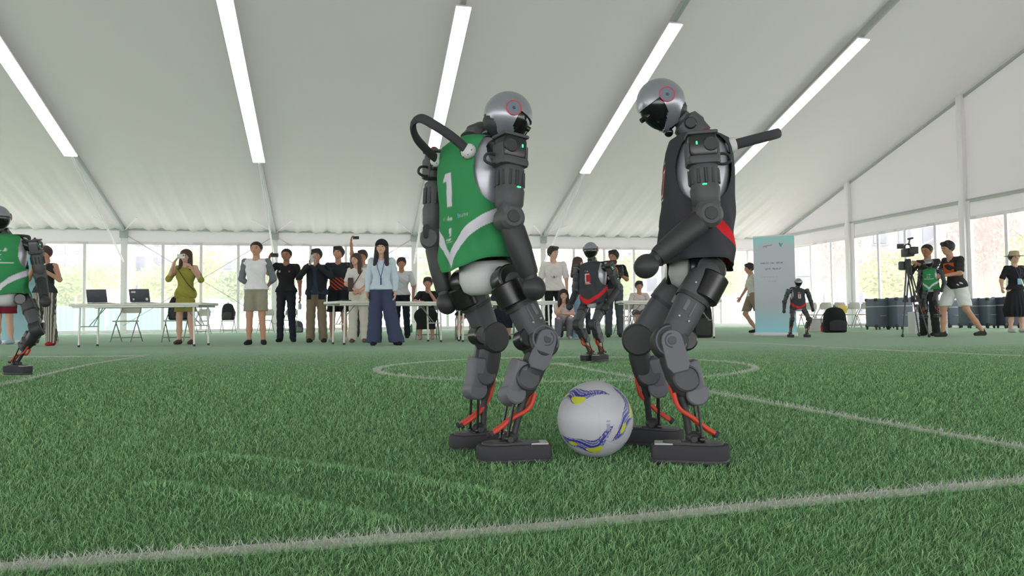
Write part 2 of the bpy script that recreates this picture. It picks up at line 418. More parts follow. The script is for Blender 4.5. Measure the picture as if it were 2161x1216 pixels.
wf = thing('wall_front', 'unseen front wall of the tent behind the camera, opening below sized for fill light', None, T(2*RIDGE-D_, 0), kind='structure')
mb = MB(); mb.rings([[T(2*RIDGE-D_, PV[0]+j*3.955, z) for j in range(11)] for z in (2.4, EH)], caps=False, closed=False); mb.build('fabric_panel', M_wallf, wf, sharp=180)  # fabric added out of view, hung low enough to cut the front fill
# light strips under the rafters
M_led = bpy.data.materials.new('led_panel'); M_led.use_nodes = True
_b = M_led.node_tree.nodes['Principled BSDF']; _b.inputs['Emission Color'].default_value = (.96, .97, 1, 1); _b.inputs['Emission Strength'].default_value = 1.6; _b.inputs['Base Color'].default_value = (.9, .9, .9, 1)
strip_pos = ['leftmost', 'second from left', 'middle', 'second from right', 'rightmost']
for i, v in enumerate(PV[2:7]):
    for k, (ua, ub) in enumerate(((26.15, 18.25), (17.2, 12.9))):
        if k == 1 and i not in (0, 1): continue
        A = T(ua, v, rz(ua)-.30); B = T(ub, v, rz(ub)-.30); d = (B-A).normalized(); N = d.cross(TV)
        if N.z < 0: N = -N
        t = thing('strip_light', ('long white LED strip light on the %s rafter' % strip_pos[i]) if k == 0 else 'upper LED strip light high on the %s rafter' % strip_pos[i], 'light', A, 'LED strip lights under the rafters')
        mb = MB(); mb.box((A+B)/2+N*.03, TV, N, d, .40, .05, (B-A).length, .01); mb.build('housing', M_alu, t)
        mb = MB(); mb.box((A+B)/2-N*.008, TV, N, d, .38, .03, (B-A).length-.03, .006); mb.build('diffuser', M_led, t)
        mb = MB()
        for q in (.04, .35, .65, .96): mb.cyl(A.lerp(B, q)+N*.05, A.lerp(B, q)+N*.17, .015, n=8)
        mb.build('hanger', M_alud, t)

# ================================================================ outside
M_pave = mat('pale_paving', (236, 232, 228), rough=.9, var=.1, scale=2)
mb = MB(); 
for (a, b_, c, d) in (((D_+.1), 110, -70, 90), (-12, D_+.1, PV[-1]+.12, 90)):
    mb.box(T((a+b_)/2, (c+d)/2, -.03+.02), TV, TU, ZU, d-c, b_-a, .08, .002)
o = mb.build('ground', M_pave); tag(o, 'pale paved ground outside the tent', None, kind='structure')
M_bld = [mat('concrete_wall', c, rough=.9, var=.06, scale=.3) for c in ((176, 152, 150), (164, 162, 164), (176, 164, 152), (170, 146, 146))]
M_win = mat('dark_window', (96, 104, 118), rough=.3)
def building(u, v, wd, dp, h, mi, label, ns=7, nf=10):
    org = T(u, v, 0); t = thing('apartment_block', label, 'building', org)
    mb = MB(); mb.box(org+ZU*h/2, TV, TU, ZU, wd, dp, h, .2); mb.build('wall', M_bld[mi], t)
    mb = MB(); mb.box(org+ZU*(h+.4), TV, TU, ZU, wd+.6, dp+.6, .8, .1); mb.build('roof', M_bld[1], t)
    fh = h/nf; sw = wd/ns
    mb0 = MB(); mb0.box(Vector((0, 0, 0)), TV, TU, ZU, sw*.5, .3, fh*.5, .03); mb0.box(Vector((0, 0, -fh*.3)), TV, TU, ZU, sw*.6, .7, .15, .03)
    first = mb0.build('window', M_win, None, base=Vector((0, 0, 0))); cnt = 0
    for i in range(ns):
        for j in range(nf):
            o = first if cnt == 0 else first.copy()
            if cnt: COL.objects.link(o)
            o.parent = t; o.location = TV*((i+.5)*sw-wd/2)-TU*(dp/2+.02)+ZU*((j+.55)*fh); cnt += 1
building(78, -27, 10, 10, 12.5, 0, 'pinkish low apartment block seen through the left panes')
building(92, -15, 14, 10, 16, 1, 'grey block behind the trees left of the woman in green', 8, 6)
building(95, 10, 16, 12, 14, 2, 'cream block behind the centre of the rear wall', 8, 6)
building(62, 42, 22, 12, 34, 3, 'tall pink tower beyond the right gable panes', 9, 12)
building(50, 64, 20, 12, 40, 0, 'tall pale tower at the far right beyond the gable panes', 8, 13)
building(85, 38, 16, 12, 30, 1, 'grey tower behind the banner', 7, 11)
M_leaf = [mat('foliage', c, rough=.8, var=.3, scale=2) for c in ((150, 172, 96), (172, 184, 112), (134, 156, 96), (168, 142, 130))]
M_bark = mat('bark', (150, 134, 124), rough=.9)
def foliage_mesh(name, nleaf, seed, rx, rzz, size, m):
    g = np.random.default_rng(seed); k = 9
    cen = g.normal(0, 1, (k, 3)); cen /= np.linalg.norm(cen, axis=1)[:, None]; cen *= .55
    c = cen[g.integers(0, k, nleaf)]; p = g.normal(0, 1, (nleaf, 3)); p /= np.linalg.norm(p, axis=1)[:, None]; p = c+p*(.45*g.random((nleaf, 1))**.4)
    p = p*np.array([rx, rx, rzz]); a = g.normal(0, 1, (nleaf, 3)); a /= np.linalg.norm(a, axis=1)[:, None]; b = np.cross(a, g.normal(0, 1, (nleaf, 3))); b /= np.linalg.norm(b, axis=1)[:, None]
    V = np.stack([p-a*size, p+b*size*.5, p+a*size, p-b*size*.5], 1).reshape(-1, 3); F = np.arange(nleaf*4).reshape(-1, 4)
    me = bpy.data.meshes.new(name); me.from_pydata(V.tolist(), [], F.tolist()); me.materials.append(m); return me
FM = [foliage_mesh('crown', (5000, 5000, 5000, 2600)[i], 10+i, 2.2, 2.0, (.10, .10, .11, .07)[i], M_leaf[i]) for i in range(4)]
def tree(u, v, h, r, mi, label, bare=False):
    org = T(u, v, 0); t = thing('tree', label, 'tree', org, 'trees outside the tent')
    mb = MB(); mb.tube([org, org+Vector((.1, 0, h*.4)), org+Vector((0, .1, h*.75))], [.16, .12, .08], 8, 3)
    rr = random.Random(int(u*7+v*13))
    for k in range(9 if bare else 5):
        a = rr.random()*2*PI; z = h*(.3+.4*rr.random()); q = org+Vector((math.cos(a)*r*.7, math.sin(a)*r*.7, z+h*.3)); mb.tube([org+ZU*z, (org+ZU*z).lerp(q, .5)+ZU*.1, q], [.07, .05, .03], 6, 3)
    mb.build('trunk', M_bark, t)
    o = bpy.data.objects.new('crown', FM[mi]); COL.objects.link(o); o.parent = t; o.location = (0, 0, h*.62); o.scale = (r/2.2, r/2.2, h*.4/2.0)
names = ['low green tree', 'pale green tree', 'bushy tree', 'reddish thin tree']
tl = [(46, -27, 4.2, 3, 0), (44, -22.5, 3.8, 2.6, 1), (48, -18.5, 4.4, 3, 2), (43, -13.5, 4.0, 2.6, 0), (47, -9, 5, 3, 1), (44, -4.5, 4.2, 2.8, 2), (46, 1.6, 4.4, 3, 1), (43, 6.6, 5, 3, 0),
      (46, 11, 4.2, 2.8, 1), (44, 16.5, 5, 3, 0), (42, 22, 4.6, 2.8, 1), (38, 27, 6.5, 2.4, 3), (32, 26.5, 4, 2.6, 1), (29, 28.5, 7, 2.6, 3), (24.5, 27, 4, 2.4, 0), (21, 29.5, 7.5, 2.8, 3), (17.5, 27, 4.2, 2.6, 2), (34, 33, 8, 3, 3), (15, 31, 8, 3, 3), (24, 34, 8, 3, 3)]
where = ['at the far left', 'left of the first main post', 'behind the first main post', 'behind the woman in green', 'left of the man in white', 'behind the man in black polo', 'behind the people filming', 'behind the cap woman', 'behind the foreground robots',
         'right of the white T-shirt man', 'behind the banner', 'right of the banner', 'low beside the banner', 'behind the cases', 'low behind the black cases', 'behind the cameraman', 'low behind the man carrying a robot', 'far beyond the banner edge', 'behind the woman in the hat', 'far behind the tripod']
for (u, v, h, r, mi), wh in zip(tl, where): tree(u, v, h, r, mi, names[mi]+' outside the film panes '+wh, mi == 3)
M_fence = mat('teal_mesh', (104, 160, 142), rough=.7, var=.1)
t = thing('site_fence', 'teal construction fence outside behind the left table', 'fence', T(37, -15))
for i in range(12):
    mb = MB(); mb.box(T(37, -21+i*1.25, .62), TV, TU, ZU, 1.15, .03, 1.1, .01)
    for k in range(5): mb.box(T(36.97, -21+i*1.25-.46+.23*k, .62), TV, TU, ZU, .03, .03, 1.1, .005)
    mb.build('panel', M_fence, t)
    mb = MB(); mb.box(T(37, -21.62+i*1.25, .8), TV, TU, ZU, .06, .06, 1.6, .01); mb.build('fence_post', M_alud, t)
M_bar = mat('white_barrier', (190, 190, 194), rough=.6)
t = thing('barrier', 'long low white barrier outside the rear wall', 'barrier', T(36, 6))
for i in range(15):
    mb = MB(); mb.box(T(36, -5+i*1.9, .4), TV, TU, ZU, 1.8, .12, .8, .05); mb.box(T(36, -5+i*1.9, .03), TV, TU, ZU, 1.0, .45, .06, .02); mb.build('panel', M_bar, t)
# ================================================================ humanoid robots
M_blk = mat('black_plastic', (52, 53, 55), rough=.5, spec=.45, bump=.05, bscale=300)
M_gry = mat('charcoal_shell', (78, 79, 82), rough=.5, spec=.4, bump=.04, bscale=300)
M_lgr = mat('slate_cover', (104, 105, 112), rough=.5, spec=.4)
M_dk = mat('black_motor', (30, 31, 33), rough=.28, spec=.6)
M_rub = mat('dark_rubber', (62, 62, 66), rough=.8, spec=.3)
M_sil = mat('silver_shell', (176, 178, 186), rough=.32, metal=.35, spec=.5, coat=.2)
M_head = mat('gunmetal_shell', (152, 156, 164), rough=.3, metal=.55, spec=.5, coat=.35)
M_wht = mat('white_shell', (205, 208, 208), rough=.45)
M_vis = mat('dark_visor', (22, 23, 26), rough=.15, spec=.6)
M_ring = mat('red_ring', (226, 70, 76), rough=.5); M_disc = mat('slate_disc', (112, 120, 136), rough=.45)
M_cab = mat('red_cable', (205, 72, 52), rough=.5)
M_led2 = mat('green_led', (60, 235, 130), emit=2.2)
M_dot = mat('black_dot', (24, 24, 24), rough=.7)
def vcol_mesh(name, V, F, colr, m, parent, off, sharp=180):
    me = bpy.data.meshes.new(name); me.from_pydata((V-np.array(off)).tolist(), [], F.tolist()); me.materials.append(m)
    at = me.color_attributes.new('col', 'FLOAT_COLOR', 'POINT'); at.data.foreach_set('color', np.column_stack([colr, np.ones(len(colr))]).ravel())
    return link(me, name, parent, off, sharp)
M_bib = {}
def bibmat():
    if 'b' not in M_bib: M_bib['b'] = mat('bib_cloth', (60, 150, 90), rough=.85, spec=.2, attr='col', var=.06, scale=12, bump=.12, bscale=500)
    return M_bib['b']
# ---- printed marks; s = sideways metres from the middle line, z = metres below the neck
def boxmask(s, z, s0, s1, z0, z1, e=.0009): 
    f = lambda a: np.clip(a/e+.5, 0, 1)
    return f(s-s0)*f(s1-s)*f(z-z0)*f(z1-z)
def segmask(s, z, p, q, wd, e=.0012):
    p = np.array(p); q = np.array(q); d = q-p; t = np.clip(((s-p[0])*d[0]+(z-p[1])*d[1])/(d@d), 0, 1)
    r = np.hypot(s-p[0]-t*d[0], z-p[1]-t*d[1]); return np.clip((wd/2-r)/e+.5, 0, 1)
GL = {'A': [(0, 4, 1, 0), (1, 0, 2, 4), (.5, 2.4, 1.5, 2.4)], 'B': [(0, 0, 0, 4), (0, 0, 2, .6), (2, .6, 0, 2), (0, 2, 2, 3), (2, 3, 0, 4)], 'C': [(2, 0, 0, 1), (0, 1, 0, 3), (0, 3, 2, 4)],
      'E': [(0, 0, 0, 4), (0, 0, 2, 0), (0, 2, 1.6, 2), (0, 4, 2, 4)], 'G': [(2, 0, 0, 1), (0, 1, 0, 3), (0, 3, 2, 4), (2, 4, 2, 2.2)], 'I': [(1, 0, 1, 4)], 'L': [(0, 0, 0, 4), (0, 4, 2, 4)], 'N': [(0, 4, 0, 0), (0, 0, 2, 4), (2, 4, 2, 0)],
      'O': [(0, 0, 2, 0), (2, 0, 2, 4), (2, 4, 0, 4), (0, 4, 0, 0)], 'R': [(0, 4, 0, 0), (0, 0, 2, 0), (2, 0, 2, 2), (2, 2, 0, 2), (.6, 2, 2, 4)], 'S': [(2, 0, 0, .5), (0, .5, 0, 2), (0, 2, 2, 2), (2, 2, 2, 3.6), (2, 3.6, 0, 4)],
      'T': [(0, 0, 2, 0), (1, 0, 1, 4)], 'U': [(0, 0, 0, 4), (0, 4, 2, 4), (2, 4, 2, 0)], 'H': [(0, 0, 0, 4), (2, 0, 2, 4), (0, 2, 2, 2)], 'J': [(2, 0, 2, 4), (2, 4, 0, 3.4)], 'K': [(0, 0, 0, 4), (2, 0, 0, 2), (0, 2, 2, 4)],
      'M': [(0, 4, 0, 0), (0, 0, 1, 2), (1, 2, 2, 0), (2, 0, 2, 4)], 'P': [(0, 4, 0, 0), (0, 0, 2, 0), (2, 0, 2, 2), (2, 2, 0, 2)], 'F': [(0, 4, 0, 0), (0, 0, 2, 0), (0, 2, 1.6, 2)], 'D': [(0, 0, 0, 4), (0, 0, 2, 1), (2, 1, 2, 3), (2, 3, 0, 4)],
      'Y': [(0, 0, 1, 2), (2, 0, 1, 2), (1, 2, 1, 4)], '0': [(0, 0, 2, 0), (2, 0, 2, 4), (2, 4, 0, 4), (0, 4, 0, 0)], '2': [(0, 0, 2, 0), (2, 0, 2, 2), (2, 2, 0, 2), (0, 2, 0, 4), (0, 4, 2, 4)], '5': [(2, 0, 0, 0), (0, 0, 0, 2), (0, 2, 2, 2), (2, 2, 2, 4), (2, 4, 0, 4)]}
def textmask(s, z, txt, s0, z0, hgt, wd=None):
    u = hgt/4; wd = wd or u*.8; m = np.zeros_like(s); x = s0
    near = (z > z0-wd) & (z < z0+hgt+wd) & (s > s0-wd) & (s < s0+len(txt)*3*u+wd)
    if not near.any(): return m
    ss, zz = s[near], z[near]; mm = np.zeros_like(ss)
    for ch in txt:
        for a in GL.get(ch, []): mm = np.maximum(mm, segmask(ss, zz, (x+a[0]*u, z0+a[1]*u), (x+a[2]*u, z0+a[3]*u), wd))
        x += 3*u
    m[near] = mm; return m
def scrawl(s, z, words, s0, z0, hgt, wd=None):
    """print too small to read in the photograph: word-shaped rows of little strokes"""
    g = random.Random(len(words)*31+words[0]); u = hgt/4; wd = wd or u*.9; m = np.zeros_like(s); x = s0
    for n_ in words:
        for k in range(n_):
            a = (x, z0+(0 if g.random() < .4 else hgt*.3)); near = (np.abs(s-x-u) < 3*u) & (np.abs(z-z0-hgt/2) < hgt)
            if near.any():
                ss, zz = s[near], z[near]; mm = m[near]
                mm = np.maximum(mm, segmask(ss, zz, a, (x, z0+hgt), wd)); y_ = z0+hgt*g.choice((.35, .65, .95))
                mm = np.maximum(mm, segmask(ss, zz, (x, y_), (x+1.3*u, y_), wd))
                if g.random() < .6: mm = np.maximum(mm, segmask(ss, zz, (x+1.4*u, z0+hgt*.35), (x+1.4*u, z0+hgt), wd))
                m[near] = mm
            x += 2.5*u
        x += 2.2*u
    return m
def bib_paint(s, z, back, style):
    if style == 'green': base = np.array(lin((58, 142, 88))); mark = np.array(lin((214, 212, 222)))
    else: base = np.array(lin((66, 67, 72))); mark = np.array(lin((214, 44, 52)))
    c = np.tile(base, (len(s), 1)); wht = np.array(lin((220, 224, 224)))
    def put(m, col): c[:] = c*(1-m[:, None]) + col*m[:, None]
    V = [((0, .352), (.055, .300)), ((.055, .300), (.125, .262)), ((.125, .262), (.20, .232))] if style == 'green' else [((0, .362), (.10, .318)), ((.10, .318), (.20, .236))]
    vm = np.zeros(len(s))
    for p, q in V:
        a = np.abs(s)
        t = np.clip((a-p[0])/(q[0]-p[0]), 0, 1); ln = p[1]+(q[1]-p[1])*t
        ins = (a >= p[0]-1e-9) & (a <= q[0]); e = .001
        vm = np.maximum(vm, np.where(ins, np.clip((.020-np.abs(z-ln-.004))/e+.5, 0, 1), 0))
    put(vm, mark)
    nb = boxmask
    if style == 'green':
        if back:
            put(np.maximum(np.clip((.0145-np.abs(s-.004-(z-.16)*-.05))/.001+.5, 0, 1)*nb(s, z, -.03, .03, .108, .205), nb(s-(z-.12)*-.9, z, -.022, .006, .108, .130)), mark)
            put(scrawl(s, z, (7,), -.035, .232, .010, .0018), wht*.8); put(nb(s, z, .035, .041, .230, .242), np.array(lin((90, 190, 225))))
            put(scrawl(s, z, (6,), .045, .230, .010, .0016), wht*.6)
            put(segmask(s, z, (-.085, .232), (-.075, .246), .010), wht*.7)
            r = np.hypot(s+.004, (z-.272)); put(np.clip((.009-np.abs(r-.0)*1.0)/.001, 0, 1)*np.where(np.abs(np.sin(s*900)) > .4, 1, .3), wht*.9)
            put(nb(s, z, -.008, 0.0, .280, .288), wht*.8); put(scrawl(s, z, (8,), -.026, .293, .007, .0013), wht*.9); put(nb(s, z, -.022, .016, .304, .306), wht*.8)
        else:
            put(scrawl(s, z, (7,), -.05, .085, .024, .004), wht*.9)
            r = np.hypot(s, (z-.150)); put(np.clip((.002-np.abs(r-.020))/.001+.5, 0, 1), wht*.9); put(scrawl(s, z, (3,), -.011, .143, .012, .002), wht*.8)
            put(nb(s, z, -.08, .085, .181, .185), wht); put(scrawl(s, z, (4,), -.032, .193, .018, .003), wht*.9)
    else:
        if not back: put(scrawl(s, z, (5,), -.026, .075, .012, .002), wht*.9)
        q = textmask(s, z, '0', -.020, .11, .075, .016); put(q, mark)
        q = textmask(s, z, '0', -.020, .11, .075, .006); put(q, wht)
        put(nb(s, z, -.03, .03, .196, .202), wht*.8)
    hem = np.clip((z-.378)/.002, 0, 1)*.15; c[:] = c*(1-hem[:, None])
    return c

def robot(name, label, J, style, group=None, lod=1, foot_y=None):
    """J: joints in world space. F body forward, HF head forward, N neck base, W waist."""
    base = (J['anL']+J['anR'])/2; base = Vector((base.x, base.y, J.get('z0', 0.0)))
    t = thing(name, label, 'robot', base, group)
    n = 24 if lod else 14
    F = J['F'].normalized(); N = J['N']; W = J['W']; D = (N-W).normalized(); F = (F-D*F.dot(D)).normalized(); L = D.cross(F)
    def Q(o, a, b, c): return o + F*a + L*b + D*c
    TLEN = (N-W).length
    # torso
    mb = MB(); secs = []
    for z, hx, hy in ((0, .05, .04), (-.012, .085, .062), (-.05, .118, .08), (-.12, .128, .088), (-.2, .118, .086), (-.27, .098, .075), (-TLEN+.06, .085, .07), (-TLEN+.02, .07, .06)):
        secs.append((N+D*z, L, F, hx, hy, 2.6))
    mb.loft(secs, n*2); tor = mb.build('torso_shell', M_sil, t)
    mb = MB(); mb.cyl(W+D*.05, W-D*.02, .050, .045, n, .006); mb.build('waist_motor', M_dk, t)
    # neck and head
    Hc = J['H']; HF = J['HF'].normalized(); HL = ZU.cross(HF).normalized(); HU = HF.cross(HL).normalized()
    nb_ = Hc - HF*.022 - HU*.045
    mb = MB(); d = (nb_-N).normalized(); X = L; Y = X.cross(d).normalized()
    mb.loft([(N-D*.01, X, Y, .045, .045, 3), (N+(nb_-N)*.22, X, Y, .040, .040, 3.2), (N+(nb_-N)*.3, X, Y, .036, .046, 3), (N+(nb_-N)*.62, X, Y, .034, .042, 3), (N+(nb_-N)*.7, X, Y, .026, .028, 2.4), (nb_+d*.02, X, Y, .024, .026, 2)], n)
    mb.build('neck', M_gry, t)
    mb = MB(); mb.cyl(N+(nb_-N)*.45-L*.042, N+(nb_-N)*.45+L*.042, .018, n=16, bev=.003); mb.build('neck_joint', M_dk, t)
    px = 1/714.0
    def headpt(az, el, k=1.0):
        ce = math.cos(el); f = math.cos(az)*ce; s_ = math.sin(az)*ce; u = math.sin(el)
        rf = 52 if f > 0 else 53; ru = 57 if u > 0 else 58
        x = f*rf; y = s_*49; z = u*ru
        if u < 0: y *= 1-.30*(-u)**1.6; x = x*(1-.25*(-u)**2)+ 12*(-u)**1.5
        if u > .0 and f < 0: x *= 1+.04*u
        return x*k, y*k, z*k
    nu, nvv = (72, 48) if lod else (36, 24)
    V = []; keep = []
    for i in range(nvv+1):
        el = -PI/2+PI*i/nvv
        for j in range(nu): V.append(headpt(2*PI*j/nu, el))
    Fc = []
    for i in range(nvv):
        for j in range(nu):
            k = (j+1) % nu; q = (i*nu+j, i*nu+k, (i+1)*nu+k, (i+1)*nu+j)
            cx = sum(V[a][0] for a in q)/4; cz = sum(V[a][2] for a in q)/4; cy = abs(sum(V[a][1] for a in q)/4)
            vis = cx > 15 and cz < 15 - max(0, cx-20)*-.02 and cx > 15+max(0, -18-cz)*.62 and not (cz < 15 and cz > 11 and False)
            if cx > 15 and cz > 15-0: vis = False
            neckop = cz < (-19-(cx+48)*.36 if cx < -23 else -28-(cx+23)*.9) or cz < -50
            if vis or (neckop and cx < 22 - 0) or cz < -52: continue
            Fc.append(q)
    pv = [Hc+HF*(x*px)+HL*(y*px)+HU*(z*px) for x, y, z in V]
    iv = [Hc+HF*(x*px*.955)+HL*(y*px*.955)+HU*(z*px*.955) for x, y, z in V]
    # drop unused, make a shell with rim
    mb = MB(); o2 = len(pv); fs = list(Fc)+[tuple(a+o2 for a in reversed(q)) for q in Fc]
    ec = {}
    for q in Fc:
        for a, b in zip(q, q[1:]+q[:1]):
            ec[(a, b)] = ec.get((a, b), 0)+1
    for (a, b) in list(ec):
        if (b, a) not in ec: fs.append((b, a, a+o2, b+o2))
    used = sorted({a for f in fs for a in f}); rm = {a: i for i, a in enumerate(used)}; allv = pv+iv
    mb.add([allv[a] for a in used], [tuple(rm[a] for a in f) for f in fs]); hs = mb.build('head_shell', M_head, t, sharp=50)
    # visor: smooth dark surface just inside
    V2 = []; F2 = []
    for i in range(nvv+1):
        for j in range(nu):
            x, y, z = headpt(2*PI*j/nu, -PI/2+PI*i/nvv, .94); V2.append(Hc+HF*(x*px)+HL*(y*px)+HU*(z*px))
    for i in range(nvv):
        for j in range(nu):
            q = [i*nu+j, i*nu+(j+1) % nu, (i+1)*nu+(j+1) % nu, (i+1)*nu+j]
            cx = sum((V2[a]-Hc).dot(HF) for a in q)/4/px
            if cx > -8: F2.append(tuple(q))
    used = sorted({a for f in F2 for a in f}); rm = {a: i for i, a in enumerate(used)}
    mb = MB(); mb.add([V2[a] for a in used], [tuple(rm[a] for a in f) for f in F2])
    ch = Hc+HF*(22*px)-HU*(56*px); mb.ell(ch, HF, HL, HU, .013, .018, .014, 14, 8)
    mb.build('visor', M_vis, t)
    if lod:
        for s_ in (-1, 1):
            mb = MB(); mb.cyl(Hc+HF*.050+HL*s_*.02+HU*(-.002), Hc+HF*.073+HL*s_*.021-HU*.003, .008, n=14, bev=.001); mb.build('camera_eye', M_dk, t)
    mb = MB(); mb.ell(Hc-HF*.018-HU*.035, HF, HL, HU, .045, .045, .035, 18, 10); mb.build('inner_frame', M_blk, t)
    for s_ in (-1, 1):
        c = Hc+HL*s_*.0655-HF*.002+HU*.014; nn = (HL*s_+HU*.12).normalized()
        mb = MB(); mb.cyl(c, c+nn*.0035, .0215, n=28, bev=.001); dsk = mb.build('ear_disc', M_disc, t)
        mb = MB(); mb.torus(c+nn*.0034, nn,    .0222, .0014, n=36, m=6); mb.build('ring', M_ring, dsk)
        mb = MB(); mb.cyl(c+nn*.003, c+nn*.0045, .005, n=14, bev=.0006); mb.build('cap', M_gry, dsk)
    # bib
    prof = [(.004, .055, .050), (-.004, .080, .068), (-.02, .112, .088), (-.05, .130, .096), (-.10, .138, .102), (-.16, .136, .104), (-.22, .132, .104), (-.28, .132, .106), (-.34, .137, .110), (-.385, .142, .113)]
    fl = J.get('flare', 0.0)
    NR, NC = ((150, 320) if lod == 2 else (70, 120) if lod == 1 else (46, 80))
    zz = np.interp(np.linspace(0, 1, NR), np.linspace(0, 1, len(prof)), [p[0] for p in prof])
    cum = np.concatenate([[0], np.cumsum([math.hypot(prof[i+1][0]-prof[i][0], prof[i+1][1]-prof[i][1]) for i in range(len(prof)-1)])])
    tt = np.linspace(0, cum[-1], NR); pz = np.interp(tt, cum, [p[0] for p in prof]); hx = np.interp(tt, cum, [p[1] for p in prof]); hy = np.interp(tt, cum, [p[2] for p in prof])
    th = np.linspace(0, 2*PI, NC, endpoint=False); TH, PZ = np.meshgrid(th, pz); HX = np.repeat(hx[:, None], NC, 1); HY = np.repeat(hy[:, None], NC, 1)
    e = 2.5; ct, st = np.cos(TH), np.sin(TH); xx = HX*np.sign(ct)*np.abs(ct)**(2/e); yy = HY*np.sign(st)*np.abs(st)**(2/e)
    low = np.clip((-PZ-.18)/.2, 0, 1)
    fold = (.004*np.sin(TH*5+PZ*22)+.0035*np.sin(TH*9-PZ*30)+.003*np.sin(PZ*60+TH*3))*(.25+low)
    k = 1+fold/np.hypot(xx, yy)
    xx = xx*k + 0; yy = yy*k
    zoff = PZ + low*(.012*np.sin(TH*2+J.get('ph', 0)))
    o3 = np.array(N); Lv, Fv, Dv = np.array(L), np.array(F), np.array(D)
    Pn = o3+xx[..., None]*Lv+yy[..., None]*Fv+zoff[..., None]*Dv
    lift = J.get('lift')      # pull the hem outward on one side
    if lift is not None: Pn = Pn + (low**1.5)[..., None]*np.clip(ct*lift[3]+st*lift[4], 0, 1)[..., None]*np.array(lift[:3])
    # marks: distance along ring from the front/back middle
    dth = 2*PI/NC; ds = np.linalg.norm(np.roll(Pn, -1, 1)-Pn, axis=2); cs_ = np.cumsum(ds, 1)-ds
    fi = int(round(NC/4)); bi = int(round(3*NC/4)); tot = ds.sum(1)
    sF = (cs_-cs_[:, fi:fi+1]); sB = (cs_-cs_[:, bi:bi+1])
    wrap = lambda a: (a+tot[:, None]/2) % tot[:, None]-tot[:, None]/2
    sF, sB = wrap(sF), wrap(sB)
    front = (np.sin(TH) > 0)
    col = bib_paint(-sF.ravel(), -PZ.ravel(), False, style); colb = bib_paint(-sB.ravel()*1.0, -PZ.ravel(), True, style)
    colr = np.where(front.ravel()[:, None], col, colb)
    if J.get('bib_off') is None:
        idx = np.arange((NR-1)*NC); r_, c_ = idx//NC, idx % NC; c2 = (c_+1) % NC
        Fq = np.stack([r_*NC+c_, (r_+1)*NC+c_, (r_+1)*NC+c2, r_*NC+c2], 1)
        thc = th[c_]+dth/2; zc = pz[r_]; lat = np.abs((thc+PI/2) % PI-PI/2); 
        arm = (((zc+.110)/.105)**2+(lat/.80)**2 < 1)
        Fq = Fq[~arm]
        Vb = Pn.reshape(-1, 3); used, inv = np.unique(Fq, return_inverse=True); Fq = inv.reshape(Fq.shape)
        # thin cloth with an inner face
        Vo = Vb[used]; cen = o3+(pz[used//NC])[:, None]*Dv; inn = Vo-(Vo-cen)/np.linalg.norm(Vo-cen, axis=1)[:, None]*.0025
        nvt = len(Vo); Fall = np.concatenate([Fq, Fq[:, ::-1]+nvt])
        vcol_mesh('bib', np.concatenate([Vo, inn]), Fall, np.concatenate([colr[used], colr[used]*.8]), bibmat(), t, base)
    # carry strap
    E_ = J['strap']; sl = J.get('strap_len', .15)
    A = Q(N, -.088, .082, -.03); B = Q(N, -.088, -.082, -.03)
    if 'stA' in J: A, B = J['stA'], J['stB']
    e1 = E_.normalized(); m_ = (A+B)/2
    nn_ = (B-A).normalized()
    if 'stM' in J: pts = [A]+J['stM']+[B]
    else: pts = [A, A+e1*sl*.5-nn_*.004, A+e1*sl*.88+nn_*.018, m_+e1*sl*1.02, B+e1*sl*.88-nn_*.018, B+e1*sl*.5+nn_*.004, B]
    mb = MB(); mb.tube(pts, .0085, 12, 8, flat=1.75, nrm=e1.cross(nn_)); mb.build('carry_strap', M_rub, t)
    for q in (A, B):
        mb = MB(); mb.ell(q+e1*.006, e1, nn_, e1.cross(nn_), .020, .021, .024, 20, 12); mnt = mb.build('strap_mount', M_wht, t)
        if lod:
            mb = MB()
            for a in range(3):
                for b in range(8):
                    v_ = .35+.5*a; aa = 2*PI*(b+.5*(a % 2))/8; dirn = e1*math.cos(v_)+(nn_*math.cos(aa)+e1.cross(nn_)*math.sin(aa))*math.sin(v_)
                    p_ = q+e1*.006+e1*(dirn.dot(e1)*.0203)+nn_*(dirn.dot(nn_)*.0213)+e1.cross(nn_)*(dirn.dot(e1.cross(nn_))*.0243)
                    mb.ell(p_, dirn, dirn.orthogonal().normalized(), dirn.cross(dirn.orthogonal().normalized()), .0008, .0026, .0026, 8, 4)
            tag(mb.build('dot', M_dot, mnt), 'black dots all over the strap mount')
    # pelvis
    HLp, HRp = J['hiL'], J['hiR']; pc = (HLp+HRp)/2; lat = (HLp-HRp).normalized(); 
    mb = MB(); mb.loft([(pc+D*.06, L, F, .066, .070, 2.2), (pc+D*.05, L, F, .074, .078, 2.2), (pc+D*.0, L, F, .072, .080, 2.2), (pc-D*.028, L, F, .060, .070, 2.2), (pc-D*.040, L, F, .045, .05, 2.2)], n); mb.build('pelvis', M_wht, t)
    # arms
    for sd, sg in (('L', 1), ('R', -1)):
        S0 = J['sh'+sd]; E0 = J['el'+sd]; H0 = J['ha'+sd]; O = (S0-N); O = (O-D*O.dot(D)).normalized()
        d = (E0-S0).normalized(); X = (F-d*F.dot(d)).normalized(); Y = d.cross(X)*(-sg)
        if Y.dot(O) < 0: Y = -Y
        # root link from the torso
        rt = N-D*.055+L*sg*.10
        mb = MB(); mb.cyl(rt, S0-O*.01, .036, .036, n, .004); mb.build('shoulder_root', M_dk, t)
        mb = MB(); mb.box(S0-d*.01, X, Y, d, .078, .066, .064, .012, 4); sh = mb.build('shoulder', M_dk, t)
        mb = MB(); mb.box(S0-d*.044, X, Y, d, .084, .07, .010, .004); mb.build('cover', M_gry, sh)
